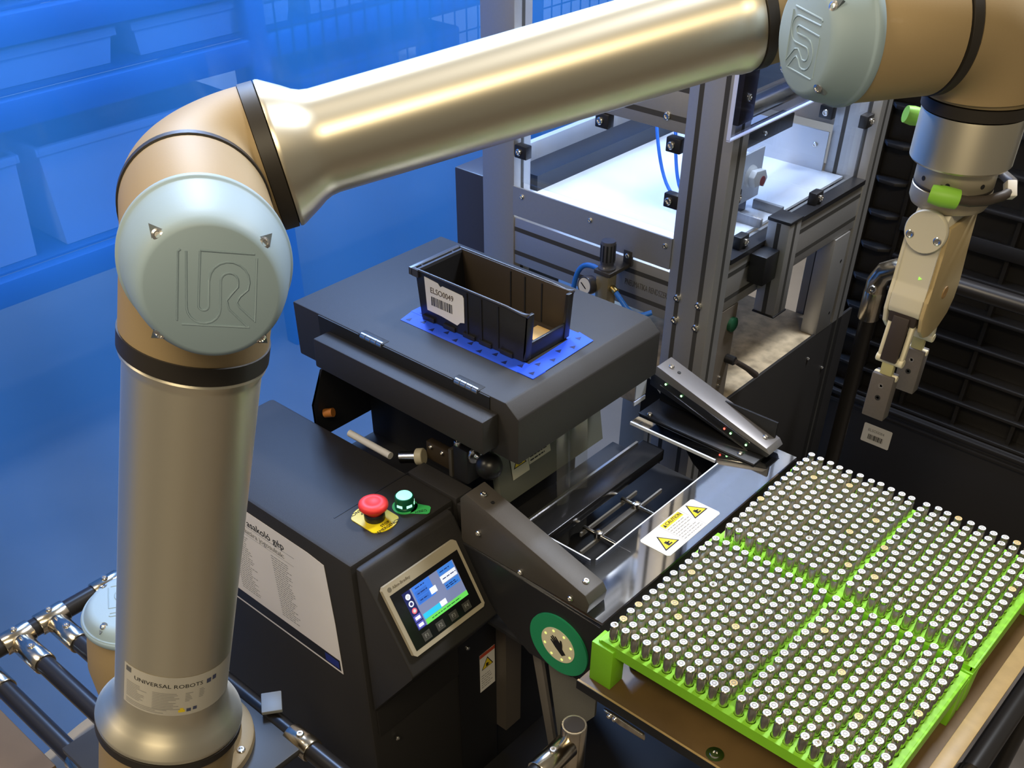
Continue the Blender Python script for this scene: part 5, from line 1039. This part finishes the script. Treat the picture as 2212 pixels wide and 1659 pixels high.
def tote(x0, x1, y0, y1, z0, z1, label):
    t = thing('storage_tote', label, 'tote', ((x0 + x1) / 2, (y0 + y1) / 2, z0), 'pale totes on the rack')
    def ring4(a, b, c, d, lo, hi, ins): pass
    g = G(); tp = 0.015
    A = [(x0 + tp, y0 + tp, z0), (x1 - tp, y0 + tp, z0), (x1 - tp, y1 - tp, z0), (x0 + tp, y1 - tp, z0)]; Bt = [(x0, y0, z1), (x1, y0, z1), (x1, y1, z1), (x0, y1, z1)]
    bm = g.bm; a = [bm.verts.new(V(p)) for p in A]; b = [bm.verts.new(V(p)) for p in Bt]; th = 0.006
    c = [bm.verts.new(V((p[0] + (th if p[0] == x0 else -th), p[1] + (th if p[1] == y0 else -th), z1))) for p in Bt]
    d = [bm.verts.new(V((p[0] + (th if p[0] < (x0 + x1) / 2 else -th), p[1] + (th if p[1] < (y0 + y1) / 2 else -th), z0 + th))) for p in A]
    bm.faces.new(a[::-1]); bm.faces.new(d)
    for i in range(4):
        j = (i + 1) % 4; bm.faces.new((a[i], a[j], b[j], b[i])); bm.faces.new((b[i], b[j], c[j], c[i])); bm.faces.new((c[i], c[j], d[j], d[i]))
    g.done('tote_body', M_TOTE, t, 30)
    g = G(); g.box(x0 - 0.008, x1 + 0.008, y0 - 0.008, y0, z1 - 0.02, z1, 0.002); g.box(x0 - 0.008, x1 + 0.008, y1, y1 + 0.008, z1 - 0.02, z1, 0.002); g.box(x0 - 0.008, x0, y0, y1, z1 - 0.02, z1, 0.002); g.box(x1, x1 + 0.008, y0, y1, z1 - 0.02, z1, 0.002); g.done('tote_rim', M_TOTE, t)
    return t
nm = ['leftmost', 'second', 'third', 'fourth', 'fifth', 'sixth']
for (zsh, wl_, hh, n_, w_) in (('lowest', 0.537, 0.26, 4, 0.60), ('middle', 0.942, 0.085, 6, 0.52), ('upper', 1.117, 0.22, 6, 0.62)):
    for i in range(n_):
        y0 = -0.80 + (w_ + 0.06) * i
        tote(-3.02, -2.64, y0, y0 + w_, wl_, wl_ + hh, '%s pale grey tote from the left on the %s shelf behind the blue curtain' % (nm[i], zsh))
bx2 = thing('dark_box', 'dark box with a bright metal latch on the rack behind the wire mesh', 'box', (-2.8, 2.3, 0.537))
g = G(); g.box(-3.0, -2.66, 2.05, 2.75, 0.537, 0.80, 0.01); g.done('box_body', M_BEAM, bx2); g = G(); g.box(-2.66, -2.652, 2.45, 2.53, 0.74, 0.78, 0.002); g.done('box_latch', M_STEEL, bx2)
# boxes on the floor, lower left
def carton(x0, x1, y0, y1, z0, z1, label):
    t = thing('cardboard_box', label, 'box', ((x0 + x1) / 2, (y0 + y1) / 2, z0), 'cardboard boxes on the floor')
    g = G(); g.box(x0, x1, y0, y1, z0, z1, 0.003); g.done('carton', mat('brown_cardboard', (0.17, 0.10, 0.045), 0.75, noise=0.1, nscale=20), t)
    g = G(); g.box(x0 + 0.01, x1 - 0.01, (y0 + y1) / 2 - 0.02, (y0 + y1) / 2 + 0.02, z1, z1 + 0.0006); g.done('packing_tape', mat('tan_tape', (0.45, 0.33, 0.18), 0.35), t)
    g = G(); g.box(x1 - 0.10, x1 - 0.03, y0 + 0.02, y0 + 0.10, z1, z1 + 0.0008); g.done('shipping_label', M_WHITE, t)
carton(-1.58, -1.30, 0.02, 0.30, 0.0, 0.30, 'brown cardboard box on the floor nearest the curtain at the lower left')
carton(-1.28, -1.02, -0.02, 0.24, 0.0, 0.20, 'low brown cardboard box on the floor under the robot stand')
